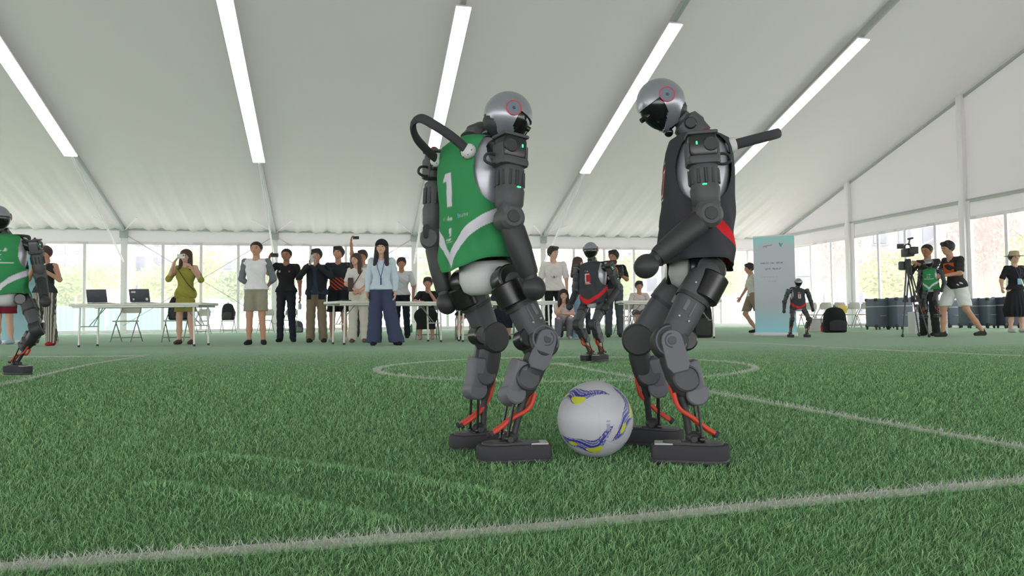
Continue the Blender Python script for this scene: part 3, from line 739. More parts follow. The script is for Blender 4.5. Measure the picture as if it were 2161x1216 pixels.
        mb = MB(); mb.box(S0+d*.032, X, Y, d, .086, .074, .026, .010, 4); mb.box(S0+d*.012-X*.040, X, Y, d, .010, .05, .06, .003); mb.box(S0+d*.012+X*.040, X, Y, d, .010, .05, .06, .003); mb.build('bracket', M_gry, sh)
        mb = MB(); mb.cyl(S0+Y*.02-X*.02-d*.01, S0+Y*.036-X*.02-d*.01, .021, n=n, bev=.003); mb.cyl(S0-X*.015-d*.042, S0-X*.015-d*.052, .014, n=16, bev=.002); mb.build('motor_cap', M_blk, sh)
        mb = MB(); mb.box(S0+Y*.0345+X*.018-d*.014, X, d, Y, .004, .009, .003, .001); mb.build('status_light', M_led2, sh)
        LU = (E0-S0).length
        mb = MB(); mb.loft([(S0+d*LU*a, X, Y, rx, ry, e_) for a, rx, ry, e_ in ((.22, .032, .03, 3), (.25, .037, .035, 3), (.34, .039, .036, 3), (.55, .037, .034, 2.8), (.60, .040, .037, 2.8), (.80, .038, .035, 2.6), (.87, .030, .028, 2.4))], n)
        ua = mb.build('upper_arm', M_gry, t)
        mb = MB()
        for k in range(12):
            a = 2*PI*k/12; r_ = X*math.cos(a)*.0395+Y*math.sin(a)*.0368; c = S0+d*LU*.43+r_
            mb.tube([c-d*LU*.12, c+d*LU*.10], .0048, 6, 1)
        mb.build('rib', M_blk, ua)
        mb = MB(); mb.box(S0+d*LU*.56+Y*.0375+X*.006, X, d, Y, .012, .0035, .004, .001); mb.build('status_light', M_led2, ua)
        # elbow
        df = (H0-E0).normalized(); ax = d.cross(df)
        ax = Y if ax.length < .1 else ax.normalized()
        if ax.dot(O) < 0: ax = -ax
        mb = MB(); mb.cyl(E0-ax*.036, E0+ax*.036, .0375, n=n, bev=.010); mb.box(E0-d*.02, X, ax, d, .062, .066, .045, .012, 4); el = mb.build('elbow', M_gry, t)
        mb = MB(); mb.cyl(E0+ax*.035, E0+ax*.039, .018, n=18, bev=.001); mb.build('joint_cap', M_blk, el)
        Xf = (ax.cross(df)).normalized()
        LF = (H0-E0).length
        mb = MB(); mb.loft([(E0+df*a, ax, Xf, rx, ry, 2.3) for a, rx, ry in ((.012, .026, .028), (.035, .033, .034), (LF*.45, .0315, .033), (LF*.78, .026, .027), (LF*.82, .023, .024))], n); mb.build('forearm', M_blk, t)
        mb = MB(); mb.cyl(E0+df*LF*.8, E0+df*LF*.92, .021, .021, n, .002); mb.ell(H0, ax, Xf, df, .033, .033, .036, n, 14); mb.build('hand', M_blk, t)
        # cable loop behind the shoulder
        c = S0-F*.036-O*.012+d*.012
        mb = MB(); mb.tube([c, c-F*.018-d*.008, c-F*.038-d*.004, c-F*.042+d*.012, c-F*.022+d*.022, c+F*.004+d*.02], .0042, 8, 5); mb.build('cable_loop', M_blk, t)
        if lod:
            mb = MB(); c2 = S0-d*.046-X*.02; mb.tube([c2-X*.015, c2-X*.002-d*.012, c2+X*.012-d*.010, c2+X*.018+d*.004], .0035, 6, 4); mb.build('wire', mat('dark_red_wire', (120, 44, 44)) if 'wr' not in M_bib else M_bib['wr'], sh)
    # legs
    for sd, sg in (('L', 1), ('R', -1)):
        H = J['hi'+sd]; K = J['kn'+sd]; A = J['an'+sd]; FF = J.get('ff'+sd, F).normalized(); FF = Vector((FF.x, FF.y, 0)).normalized()
        d = (K-H).normalized(); O = (L*sg); O = (O-d*O.dot(d)).normalized(); X = O.cross(d).normalized()
        if X.dot(F) < 0: X = -X
        LT = (K-H).length
        mb = MB(); mb.cyl(H-O*.035, H+O*.028, .044, n=n, bev=.006); mb.cyl(H-F*.02+D*.012-O*.02, H+F*.055+D*.012-O*.02, .036, n=n, bev=.005); mb.build('hip_motor', M_dk, t)
        mb = MB(); mb.torus(H+O*.026, O, .038, .003, n=n); mb.build('hip_ring', M_blk, t)
        mb = MB(); mb.loft([(H+d*LT*a+X*o_, X, O, rx, ry, e_) for a, o_, rx, ry, e_ in ((-.10, .0, .022, .026, 2.4), (-.02, .0, .038, .034, 2.6), (.12, .004, .044, .038, 2.8), (.36, .004, .046, .040, 2.8), (.44, .002, .043, .038, 3), (.62, .0, .042, .036, 3), (.82, -.002, .040, .033, 2.8), (.97, 0, .036, .028, 2.4))], n)
        th_ = mb.build('thigh', M_gry, t)
        mb = MB(); mb.cyl(H+d*LT*.02-X*.018+O*.004, H+d*LT*.36-X*.02+O*.004, .046, .045, n, .004); mb.build('thigh_motor', M_dk, t)
        mb = MB(); mb.loft([(H+d*LT*a+X*.001, X, O, .0485, .0425, 2.8) for a in (.385, .395, .425, .435)], n); mb.build('seam_band', M_blk, th_)
        if lod:
            mb = MB(); mb.box(H+d*LT*.56+O*.037-X*.01, X, d, O, .005, .045, .003, .001); mb.box(H+d*LT*.54+O*.037+X*.012, X, d, O, .012, .035, .004, .002); mb.build('rail', M_lgr, th_)
            for q in ((.25, .02), (.25, -.02), (.7, .015), (.7, -.015)):
                mb = MB(); mb.cyl(H+d*LT*q[0]+X*q[1]+O*.034, H+d*LT*q[0]+X*q[1]+O*.0405, .0028, n=8); mb.build('screw', M_alud, th_)
        ds_ = (A-K).normalized(); LS = (A-K).length; Os = (O-ds_*O.dot(ds_)).normalized(); Xs = Os.cross(ds_).normalized()
        if Xs.dot(F) < 0: Xs = -Xs
        mb = MB(); mb.cyl(K-O*.036, K+O*.030, .050, n=n, bev=.006); kn = mb.build('knee', M_blk, t)
        mb = MB(); mb.torus(K+O*.031, O, .041, .0028, math.radians(-60), math.radians(200), X=X, n=28); mb.build('trim_ring', M_lgr, kn)
        mb = MB(); mb.cyl(K-d*.028-X*.038-O*.03, K-d*.028-X*.038+O*.02, .030, n=n, bev=.004); mb.build('knee_motor', M_dk, t)
        # knee plate on the outer side
        pl = []
        for k in range(13): a = PI/2+PI*k/12; pl.append((.030*math.cos(a+PI/2-PI/2)*1.0, 0))
        poly = [(.030*math.cos(a), .030*math.sin(a)) for a in [PI*k/10 for k in range(11)]] + [(-.031, -.03), (-.033, -.075), (-.024, -.09), (.018, -.09), (.031, -.07)]
        mb = MB(); mb.prism(poly, K+O*.036, Xs, -ds_, Os, .013, .003); pt = mb.build('knee_plate', M_lgr, t)
        mb = MB(); mb.torus(K+O*.0425, Os, .019, .0018, math.radians(-100), math.radians(80), X=Xs, n=18); mb.cyl(K+O*.042, K+O*.0445, .012, n=18, bev=.001); mb.build('hub', M_gry, pt)
        # shank
        mb = MB(); mb.loft([(K+ds_*LS*a+Xs*o_, Xs, Os, rx, ry, 3) for a, o_, rx, ry in ((.05, 0, .030, .028), (.18, .004, .034, .029), (.36, .002, .032, .029), (.50, -.002, .026, .025), (.56, -.004, .016, .018))], n); mb.build('shank', M_blk, t)
        mb = MB(); c = K+ds_*LS*.40-Xs*.042; mb.box(c, Xs, Os, ds_, .044, .056, LS*.34, .010, 4); bx_ = mb.build('calf_box', M_lgr if J.get('boxlight') else M_gry, t)
        mb = MB(); mb.cyl(K+ds_*LS*.40-Xs*.016-O*.028, K+ds_*LS*.40-Xs*.016+O*.034, .038, n=n, bev=.005); mb.build('calf_motor', M_gry, t)
        mb = MB(); mb.cyl(K+ds_*LS*.58-Xs*.036-O*.028, K+ds_*LS*.58-Xs*.036+O*.030, .032, n=n, bev=.004); mb.build('calf_motor', M_lgr, t)
        mb = MB(); mb.torus(K+ds_*LS*.40-Xs*.016+O*.0345, Os, .033, .0024, math.radians(-100), math.radians(100), X=-Xs, n=20, m=6); mb.build('wire_loop', M_dk, t)
        mb = MB(); mb.tube([K+ds_*LS*.3+Xs*.012, K+ds_*LS*.6+Xs*.004, A+FF*.012+ZU*.01], [.016, .012, .010], 12, 4); mb.build('shin_rod', M_blk, t)
        for s_ in (-1, 1):
            mb = MB(); a1 = K+ds_*LS*.66-Xs*.036+Os*s_*.022; a2 = A-FF*.018+O*s_*.022-ZU*.004
            mb.tube([a1-ds_*.03, a2], .0042, 8, 1); mb.ell(a2, Xs, Os, ds_, .009, .007, .009, 10, 8); mb.build('push_rod', M_dk, t)
        cs = J.get('cab', 1.0)
        for q, s_ in enumerate((-.006, .016)):
            p0_ = K+ds_*LS*(.40+.10*q)+Xs*.026+Os*s_; p3 = A-FF*(.058*cs)+ZU*(.012)+O*s_*1.1
            p1_ = K+ds_*LS*(.62+.04*q)+Xs*.022+Os*s_; p2_ = A+FF*.002+ZU*.055+O*s_*1.0
            mb = MB(); mb.tube([p0_, p1_, p2_, A-FF*.03*cs+ZU*.030+O*s_, p3], .0062, 10, 6); cb = mb.build('red_cable', M_cab, t)
            mb = MB(); dd = (p3-(A-FF*.03*cs+ZU*.030+O*s_)).normalized(); mb.cyl(p3-dd*.004, p3+dd*.006, .009, n=12, bev=.001); mb.build('connector', M_rub, cb)
        mb = MB(); mb.ell(A+ZU*.002, FF, FF.cross(ZU), ZU, .024, .020, .018, 16, 10); mb.box(A-ZU*.018, FF, FF.cross(ZU), ZU, .07, .045, .025, .006); mb.cyl(A-FF.cross(ZU)*.03, A+FF.cross(ZU)*.03, .010, n=14, bev=.002); mb.build('ankle', M_blk, t)
        # foot
        fp = J.get('fp'+sd, 0.0); FU = Vector((0, 0, 1)); Ff = FF
        if fp: R_ = Matrix.Rotation(fp, 3, FF.cross(ZU)); Ff = R_ @ FF; FU = R_ @ ZU
        FS = Ff.cross(FU); zc = A-FU*(J.get('ah', .07))
        def outl(g=0.0):
            o = []
            for k in range(11): a = PI/2+PI*k/10; o.append((-.045+(.052+g)*math.cos(a), (.050+g)*math.sin(a)))
            o += [(.0, -.047-g), (.045, -.039-g), (.095, -.037-g), (.113+g, -.030-g), (.118+g, -.015), (.118+g, .015), (.113+g, .030+g), (.095, .037+g), (.045, .039+g), (.0, .047+g)]
            return o
        sc_ = J.get('fs', 1.0)
        mb = MB(); mb.prism([(x*sc_, y*sc_) for x, y in outl()], zc+FU*.034, Ff, FS, FU, .040, .005); ft = mb.build('foot', M_rub, t)
        mb = MB(); mb.prism([(x*sc_, y*sc_) for x, y in outl(-.001)], zc+FU*.008, Ff, FS, FU, .015, .003); mb.build('sole', M_blk, ft)
        mb = MB(); mb.prism([(x*.78*sc_, y*.72*sc_) for x, y in outl()], zc+FU*.056-Ff*.006, Ff, FS, FU, .010, .003); mb.build('top_plate', M_blk, ft)
        mb = MB(); mb.box(zc+FU*.0555+Ff*.083*sc_, Ff, FS, FU, .05*sc_, .056*sc_, .006, .002); tag(mb.build('toe_pad', M_alud, ft), 'light grey toe pad')
        mb = MB(); mb.loft([(zc+FU*.058, Ff, FS, .040, .028, 2.5), (zc+FU*.062, Ff, FS, .026, .022, 2.4), (zc+FU*.070, Ff, FS, .018, .016, 2.2)], 16); mb.build('ankle_mount', M_blk, ft)
    return t
M_bib['wr'] = mat('dark_red_wire', (120, 44, 44), rough=.6)
def local_pose(base, F, z0=0.0, **ov):
    F = F.normalized(); L = ZU.cross(F)
    d = dict(N=(0, 0, .93), W=(-.01, 0, .56), H=(.05, 0, 1.035), hiL=(0, .10, .545), hiR=(0, -.10, .545), knL=(.12, .11, .35), knR=(.12, -.11, .35), anL=(0, .11, .085), anR=(0, -.11, .085),
             shL=(0, .178, .865), shR=(0, -.178, .865), elL=(-.03, .215, .67), elR=(-.03, -.215, .67), haL=(.10, .21, .52), haR=(.10, -.21, .52))
    d.update({k: v for k, v in ov.items() if k in d})
    J = {k: base+F*v[0]+L*v[1]+ZU*(v[2]+z0) for k, v in d.items()}
    J['F'] = F; J['HF'] = (F*.95-ZU*.25); J['strap'] = -F*.95+ZU*.3; J['z0'] = z0
    for k in ('HF', 'strap', 'ffL', 'ffR', 'cab', 'fpL', 'fpR', 'F'):
        if k in ov: J[k] = ov[k]
    return J

# --- the green-bib robot in the foreground
F1 = Vector((.81, .58, 0))
J1 = dict(F=F1, N=P(1002, 294, 2.27), W=P(1018, 560, 2.285), H=P(1071, 250, 2.22), HF=Vector((.86, .18, -.48)),
  shR=P(1077, 322, 2.13), elR=P(1074, 462, 2.11), haR=P(1127, 608, 2.12), shL=P(925, 352, 2.42), elL=P(916, 505, 2.42), haL=P(943, 640, 2.40),
  hiR=P(1072, 592, 2.20), hiL=P(982, 596, 2.38), knR=P(1140, 722, 2.20), knL=P(1036, 713, 2.42), anR=P(1076, 925, 2.18), anL=P(1012, 905, 2.41),
  ffR=Vector((.98, .10, 0)), ffL=Vector((.95, .2, 0)), strap=Vector((-.8, -.4, .5)),
  stA=P(992, 322, 2.15), stB=P(926, 340, 2.30), stM=[P(958, 292, 2.12), P(920, 266, 2.10), P(888, 250, 2.11), P(872, 262, 2.14), P(878, 290, 2.19), P(902, 318, 2.25)],
  lift=(-.01, 0, .01, -1.0, .0), ph=1.0, boxlight=True)
robot('humanoid_robot', 'foreground dark robot in a green bib with white number 1, strap on its back', J1, 'green', lod=2)
# --- the black-bib robot in the foreground
F2 = Vector((-.996, .09, 0))
J2 = dict(F=F2, N=P(1476, 288, 2.25), W=P(1466, 560, 2.25), H=P(1396, 222, 2.24), HF=Vector((-.80, -.12, -.58)),
  shL=P(1481, 318, 2.09), elL=P(1492, 455, 2.08), haL=P(1364, 562, 2.06), shR=P(1478, 332, 2.42), elR=P(1490, 480, 2.42), haR=P(1440, 560, 2.40),
  hiL=P(1496, 572, 2.16), hiR=P(1442, 588, 2.34), knL=P(1412, 722, 2.13), knR=P(1346, 716, 2.37), anL=P(1464, 925, 2.13), anR=P(1378, 895, 2.42),
  ffL=Vector((-.98, .18, 0)), ffR=Vector((-.9, .35, 0)), strap=Vector((1, 0, .25)), strap_len=.145, stA=P(1540, 308, 2.17), stB=P(1545, 306, 2.33), ph=2.2, boxlight=True)
robot('humanoid_robot', 'foreground dark robot in a black bib with a red chevron, leaning over the ball', J2, 'black', lod=2)
# --- robots further back
b3 = G(1256, 765); F3 = Vector((-.62, -.78, 0))
robot('humanoid_robot', 'dark robot in a black bib standing in the centre circle, seen from the front', local_pose(b3, F3, N=(.02, 0, .93), haL=(.08, .17, .5), strap=Vector((.95, .3, .22)), knL=(.15, .09, .35), knR=(.15, -.09, .35), anL=(.0, .06, .085), anR=(0, -.06, .085), elL=(-.10, .2, .69), HF=Vector((-.3, -.93, -.12))), 'black', lod=1)
b4 = G(1686, 714); F4 = Vector((-.05, -1, 0))
robot('humanoid_robot', 'small distant robot in a black bib before the banner', local_pose(b4, F4, haR=(.0, -.26, .50), haL=(.0, .27, .52), elR=(-.04, -.235, .68), elL=(-.04, .25, .68), HF=Vector((-.1, -.9, -.35)), anL=(0, .15, .085), anR=(0, -.15, .085), knL=(.11, .16, .35), knR=(.11, -.15, .35)), 'black', lod=0)
b5 = G(4, 821); F5 = Vector((.25, -.97, 0))
robot('humanoid_robot', 'striding robot in a green bib cut by the left edge', local_pose(b5, F5, H=(.05, -.02, 1.075), N=(.0, 0, .975), W=(0, .0, .60), hiL=(0, .13, .56), hiR=(0, -.10, .56),
   knL=(.08, .215, .375), anL=(-.06, .06, .155), knR=(.10, -.15, .33), anR=(.0, -.17, .085), shL=(0, .175, .90), elL=(-.03, .20, .70), haL=(.14, .28, .545), shR=(0, -.18, .9), HF=Vector((.75, -.6, -.15)), ffL=Vector((.9, -.4, 0))), 'green', lod=1)

# ================================================================ the ball
def ico(sub):
    import bmesh
    bm = bmesh.new(); bmesh.ops.create_icosphere(bm, subdivisions=sub, radius=1.0); bm.verts.ensure_lookup_table()
    V = np.array([v.co[:] for v in bm.verts]); F = [[v.index for v in f.verts] for f in bm.faces]; bm.free(); return V, np.array(F)
bc = P(1256, 886, 2.228); bc = Vector((bc.x, bc.y, .110+.004))
V, Fc = ico(7)
vw = np.array((C0-bc).normalized()); rt = np.cross(np.array([0, 0, 1.0]), vw); rt /= np.linalg.norm(rt); upv = np.cross(vw, rt)
def sdir(x, y):   # direction on the ball for a disc position (-1..1), x to the right
    z = math.sqrt(max(0, 1-x*x-y*y)); return np.array(rt)*x+np.array(upv)*y+vw*z
# each printed blade: a polyline of directions given as disc positions
cen = [(-.52, .62, -25), (.86, .12, 80), (-.22, -.70, 20)]
centres = []
for x, y, a in cen: centres.append((sdir(x, y), math.radians(a)))
for dvec, a in ((-sdir(-.52, .62), 30), (-sdir(.86, .12), 100), (-sdir(-.22, -.7), -40), (-sdir(.1, .02), 10), (-sdir(.35, .35)*.2+sdir(.2, .97)*.0-vw*.5+np.array(rt)*.8, 60)):
    centres.append((dvec/np.linalg.norm(dvec), math.radians(a)))
col = np.tile(np.array(lin((186, 188, 194))), (len(V), 1))
blue = np.array(lin((62, 58, 150))); yel = np.array(lin((192, 200, 60))); wht = np.array(lin((200, 202, 210))); dkb = np.array(lin((70, 76, 120)))
for c, a in centres:
    r = rt-c*(rt@c)
    if np.linalg.norm(r) < .1: r = upv-c*(upv@c)
    r = r/np.linalg.norm(r); u_ = np.cross(c, r); r2 = r*math.cos(a)+u_*math.sin(a); u2 = np.cross(c, r2)
    X = V@r2/1.3; Y = V@u2/1.3; Zc = V@c; ok = Zc > .2
    Yb = Y-.30*X*np.sin(2.2*X)+.05*np.sin(9*X)          # curved axis
    half = .155*np.clip(1-(X/.56)**2, 0, 1)**.7+.035*np.sin(11*X+1)*np.clip(1-(np.abs(X)/.6), 0, 1)
    st = Yb/np.maximum(half, .01)
    ins = ok & (np.abs(X) < .58) & (np.abs(st) < 1)
    ban = np.sin(st*6.2+X*7+.6*np.sin(X*13))
    k = ins & (ban > -.05); col[k] = blue*.9
    k = ins & (ban <= -.05) & (ban > -.55); col[k] = wht
    k = ins & (ban <= -.55); col[k] = dkb*1.6
    yk = ok & (((X-.12)/.17)**2+((Yb+.10)/.085)**2 < 1); col[yk] = yel
    yk = ok & (((X+.30)/.11)**2+((Yb+.02)/.05)**2 < 1); col[yk] = yel
# small grey print on the right of the white field
for (x, y, w_, h_) in ((.33, -.06, .05, .025), (.33, -.16, .045, .05), (.33, -.26, .045, .05)):
    c = sdir(x, y); k = (np.abs(V@np.array(rt)-x) < w_) & (np.abs(V@upv-y) < h_) & (V@vw > 0); col[k] = np.array(lin((142, 152, 172)))
ph = (1+5**.5)/2
dd = np.array([[0, s1, s2*ph] for s1 in (-1, 1) for s2 in (-1, 1)]+[[s1, s2*ph, 0] for s1 in (-1, 1) for s2 in (-1, 1)]+[[s2*ph, 0, s1] for s1 in (-1, 1) for s2 in (-1, 1)]); dd /= np.linalg.norm(dd, axis=1)[:, None]
so = np.sort(V@dd.T, axis=1); gap = so[:, -1]-so[:, -2]; rad = 1-.010*np.exp(-(gap/.012)**2)
b_ = vcol_mesh('football', V*.11*rad[:, None]+np.array(bc), Fc, col, mat('ball_skin', (210, 210, 215), rough=.42, spec=.5, attr='col'), None, bc, sharp=180)
tag(b_, 'white football with blue and yellow flashes between the two foreground robots', 'ball')
# ================================================================ people
def sdf_cap(Pt, A, B, ra, rb, ky):
    q = np.array([1, 1/ky, 1]); p = Pt*q; a = np.array(A)*q; b = np.array(B)*q; d = b-a; L2 = d@d
    if L2 < 1e-9: return np.linalg.norm(p-a, axis=-1)-ra
    t = np.clip(((p-a)@d)/L2, 0, 1); return np.linalg.norm(p-a-t[..., None]*d, axis=-1)-(ra+(rb-ra)*t)
def surfnet(prims, h, k=.03, cuts=(), subs=()):
    """prims: (A, B, ra, rb, ky); cuts: (point, normal) keep the side below; subs: prims carved away"""
    pts = np.array([p for q in prims for p in (q[0], q[1])]); rm = max(max(q[2], q[3]) for q in prims)+2*h+.01
    lo = pts.min(0)-rm; hi = pts.max(0)+rm; n = np.ceil((hi-lo)/h).astype(int)+1
    ax = [lo[i]+h*np.arange(n[i]) for i in range(3)]
    Fv = np.full(tuple(n), 1.0)
    for q in prims:
        A, B = np.array(q[0]), np.array(q[1]); r = max(q[2], q[3])*max(1, q[4] if len(q) > 4 else 1)+k+2*h
        i0 = np.maximum(((np.minimum(A, B)-r-lo)/h).astype(int), 0); i1 = np.minimum(((np.maximum(A, B)+r-lo)/h).astype(int)+2, n)
        g = np.stack(np.meshgrid(*[ax[i][i0[i]:i1[i]] for i in range(3)], indexing='ij'), -1)
        d = sdf_cap(g, A, B, q[2], q[3], q[4] if len(q) > 4 else 1.0)
        sl = tuple(slice(i0[i], i1[i]) for i in range(3)); f = Fv[sl]
        hh = np.clip(.5+.5*(f-d)/k, 0, 1); Fv[sl] = f*(1-hh)+d*hh-k*hh*(1-hh)
    if cuts or subs:
        g = np.stack(np.meshgrid(*ax, indexing='ij'), -1)
        for c, nn in cuts: Fv = np.maximum(Fv, (g-np.array(c))@np.array(nn))
        for q in subs: Fv = np.maximum(Fv, -sdf_cap(g, q[0], q[1], q[2], q[3], q[4] if len(q) > 4 else 1.0))
    S_ = Fv < 0
    ci = S_[:-1, :-1, :-1].astype(np.int8)
    cnt = sum(S_[a:n[0]-1+a, b:n[1]-1+b, c:n[2]-1+c].astype(np.int8) for a in (0, 1) for b in (0, 1) for c in (0, 1))
    act = (cnt > 0) & (cnt < 8); idx = np.full(act.shape, -1); ii = np.argwhere(act); idx[act] = np.arange(len(ii))
    acc = np.zeros((len(ii), 3)); ct = np.zeros(len(ii))
    cor = [(a, b, c) for a in (0, 1) for b in (0, 1) for c in (0, 1)]
    for c0 in cor:
        for axn in range(3):
            if c0[axn] == 1: continue
            c1 = list(c0); c1[axn] = 1
            f0 = Fv[ii[:, 0]+c0[0], ii[:, 1]+c0[1], ii[:, 2]+c0[2]]; f1 = Fv[ii[:, 0]+c1[0], ii[:, 1]+c1[1], ii[:, 2]+c1[2]]
            m = (f0 < 0) != (f1 < 0); t = np.where(m, f0/np.where(m, f0-f1, 1), 0)
            p = np.tile(np.array(c0, float), (len(ii), 1)); p[:, axn] += t
            acc[m] += p[m]; ct[m] += 1
    V = lo+h*(ii+acc/ct[:, None]); faces = []
    for axn in range(3):
        o1, o2 = [(1, 2), (2, 0), (0, 1)][axn]
        a = S_; sh = [slice(None)]*3; s0 = list(sh); s1 = list(sh); s0[axn] = slice(0, n[axn]-1); s1[axn] = slice(1, n[axn])
        f0 = a[tuple(s0)]; f1 = a[tuple(s1)]; e = np.argwhere(f0 != f1)
        e = e[(e[:, o1] > 0) & (e[:, o2] > 0) & (e[:, o1] < n[o1]-1) & (e[:, o2] < n[o2]-1)]
        def cell(d1, d2):
            q = e.copy(); q[:, o1] -= d1; q[:, o2] -= d2; return idx[q[:, 0], q[:, 1], q[:, 2]]
        quad = np.stack([cell(1, 1), cell(0, 1), cell(0, 0), cell(1, 0)], 1)
        flip = ~f0[e[:, 0], e[:, 1], e[:, 2]]; quad[flip] = quad[flip][:, ::-1]; faces.append(quad)
    F = np.concatenate(faces); F = F[(F >= 0).all(1)]
    return V, F
def np_mb(mb, V, F):
    o = len(mb.v); mb.v.extend(map(tuple, V.tolist())); mb.f.extend(tuple(i+o for i in q) for q in F.tolist()); mb.m.extend([mb.mi]*len(F))
SKIN = {k: mat('skin_'+k, c, rough=.6, spec=.35, var=.05, scale=12) for k, c in (('light', (222, 178, 156)), ('mid', (204, 156, 132)), ('tan', (184, 134, 108)))}
M_eye = mat('eye_dark', (44, 34, 32), rough=.4); M_lip = mat('lip', (176, 104, 98), rough=.6); M_brow = mat('brow', (50, 40, 38), rough=.9)
M_hair = {k: mat('hair_'+k, c, rough=.55, var=.25, scale=40, spec=.4) for k, c in (('black', (38, 34, 34)), ('brown', (78, 56, 50)), ('dark', (52, 42, 40)))}
M_phone = mat('phone_body', (34, 36, 40), rough=.35); M_scr = mat('phone_glass', (90, 100, 112), rough=.2)
def person(name, label, px, py, hpx, yaw=0, skin='mid', hair=('short', 'dark'), top=None, sleeve=.5, bottom=None, shoes=(40, 40, 44), J=None, loose=1.0, hyaw=0, hpitch=0, fem=False, group=None, base=None, HT=None, extras=()):
    """joints in a 1.75 m frame: x to the person's side (right in the picture when yaw = 0), y away from where they face, z up"""
    B = base if base is not None else G(px, py); H = HT or hpx*B.y/1600.0; sc = H/1.77
    t = thing('person', label, 'person', B, group)
    R = Matrix.Rotation(math.radians(yaw), 3, 'Z')
    hipw = .088; shw = .170 if fem else .190
    D = dict(pel=(0, 0, .95), che=(0, 0, 1.27), nec=(0, .01, 1.44), hea=(0, -.01, 1.62), shL=(-shw, .01, 1.405), shR=(shw, .01, 1.405), elL=(-shw-.055, .02, 1.13), elR=(shw+.055, .02, 1.13),
             haL=(-shw-.06, -.05, .88), haR=(shw+.06, -.05, .88), hiL=(-hipw, 0, .93), hiR=(hipw, 0, .93), knL=(-.105, -.015, .50), knR=(.105, -.015, .50), anL=(-.12, .02, .085), anR=(.12, .02, .085), ftL=(-.03, -1, 0), ftR=(.03, -1, 0))
    D.update(J or {}); A = {k: np.array(v, float) for k, v in D.items() if isinstance(v, tuple) and k not in ('sleevecol',)}
    def put(mb, nm, m, par=None, sharp=60):
        v = np.array(mb.v, float).reshape(-1, 3)*sc; v = v@np.array(R).T + np.array(B); mb.v = v.tolist()
        return mb.build(nm, m, par or t, base=B, sharp=sharp)
    wa = .118 if fem else .135; hp_ = .155 if fem else .150
    # body: one continuous skin surface
    up = (A['nec']-A['pel']); up = up/np.linalg.norm(up); lat = A['shR']-A['shL']; lat[2] = 0; lat = lat/np.linalg.norm(lat)
    pr = [(A['pel']-lat*.045, A['pel']+lat*.045, hp_*.74, hp_*.74, .85), (A['pel'], A['che'], wa*.85, wa*.95, .80), (A['che']-lat*.055, A['che']+lat*.055, .105, .105, .85), (A['che']+up*.05, A['nec']-up*.03, .13, .07, .75),
          (A['shL']+lat*.02-up*.01, A['shR']-lat*.02-up*.01, .052, .052, 1.0), (A['nec']-up*.03, A['hea']-np.array([0, 0, .05]), .056, .052, 1)]
    for s_ in 'LR':
        pr += [(A['sh'+s_], A['el'+s_], .050, .040, 1), (A['el'+s_], A['ha'+s_], .040, .026, 1), (A['hi'+s_], A['kn'+s_], .080, .055, 1), (A['kn'+s_], A['an'+s_]*.6+A['kn'+s_]*.4, .054, .048, 1), (A['an'+s_]*.55+A['kn'+s_]*.45, A['an'+s_], .047, .034, 1)]
    mb = MB(); V, F = surfnet(pr, .0145, .03); np_mb(mb, V, F)
    # head, finer
    hc = A['hea']; Rh = 1.09*np.array(Matrix.Rotation(math.radians(hyaw), 3, 'Z') @ Matrix.Rotation(math.radians(-hpitch), 3, 'X'))
    hd = [((0, .012, .02), (0, .005, .0), .088, .086, 1.08), ((0, -.02, -.02), (0, -.042, -.068), .070, .042, 1), ((0, -.088, -.005), (0, -.104, -.022), .010, .014, 1), ((-.02, -.082, .022), (.02, -.082, .022), .015, .015, 1),
          ((-.080, .01, .012), (-.082, .015, -.022), .013, .010, 1), ((.080, .01, .012), (.082, .015, -.022), .013, .010, 1), ((0, .01, -.05), (0, .02, -.12), .052, .054, 1), ((-.012, -.076, -.052), (.012, -.076, -.052), .012, .012, 1)]
    V, F = surfnet([(np.array(a)*.98, np.array(b)*.98, r1*.95, r2*.95, ky) for a, b, r1, r2, ky in hd], .0085, .018)
    V = V@Rh.T+hc; np_mb(mb, V, F)
    def hv(p): return Vector(tuple(Rh@np.array(p)+hc))
    hx, hy, hz = (Vector(tuple(Rh@np.array(q))).normalized() for q in ((1, 0, 0), (0, 1, 0), (0, 0, 1)))
    mb.mi = 1
    for q in (-1, 1): mb.ell(hv((q*.031, -.0815, .008)), hx, hy, hz, .014, .008, .0065, 10, 6)
    mb.mi = 3
    for q in (-1, 1): mb.ell(hv((q*.032, -.0840, .028)), hx, hy, hz, .019, .006, .0042, 10, 6)
    mb.mi = 2; mb.ell(hv((0, -.0850, -.050)), hx, hy, hz, .021, .008, .0065, 12, 6); mb.mi = 0
    # hands with five fingers each, bent and of unequal length
    for s_, sg in (('L', -1), ('R', 1)):
        e = Vector(tuple(A['el'+s_])); w_ = Vector(tuple(A['ha'+s_])); d = (w_-e).normalized()
        if 'hd'+s_ in D: d = Vector(D['hd'+s_]).normalized()
        pn = Vector((sg*1.0, 0, 0)) if abs(d.x) < .8 else Vector((0, 0, 1)); pn = (pn-d*pn.dot(d)).normalized(); wd = d.cross(pn)
        if wd.y > 0: wd = -wd        # thumb side to the front
        mb.ell(w_+d*.045, wd, pn, d, .040, .017, .052, 12, 8); pal = -pn
        for k, (o_, ln) in enumerate(((.030, .070), (.010, .078), (-.010, .073), (-.029, .058))):
            a0 = w_+d*.075+wd*o_; a1 = a0+d*ln*.45+pal*.006; a2 = a1+(d*.75+pal*.6).normalized()*ln*.32; a3 = a2+(d*.45+pal*.85).normalized()*ln*.24
            mb.tube([a0, a1, a2, a3], [.0098, .0095, .0088, .0078], 6, 2)
        a0 = w_+d*.025+wd*.030; a1 = a0+(d*.6+wd*.75).normalized()*.035; a2 = a1+(d*.9+wd*.2+pal*.3).normalized()*.032; mb.tube([a0, a1, a2], [.0115, .0105, .009], 6, 2)
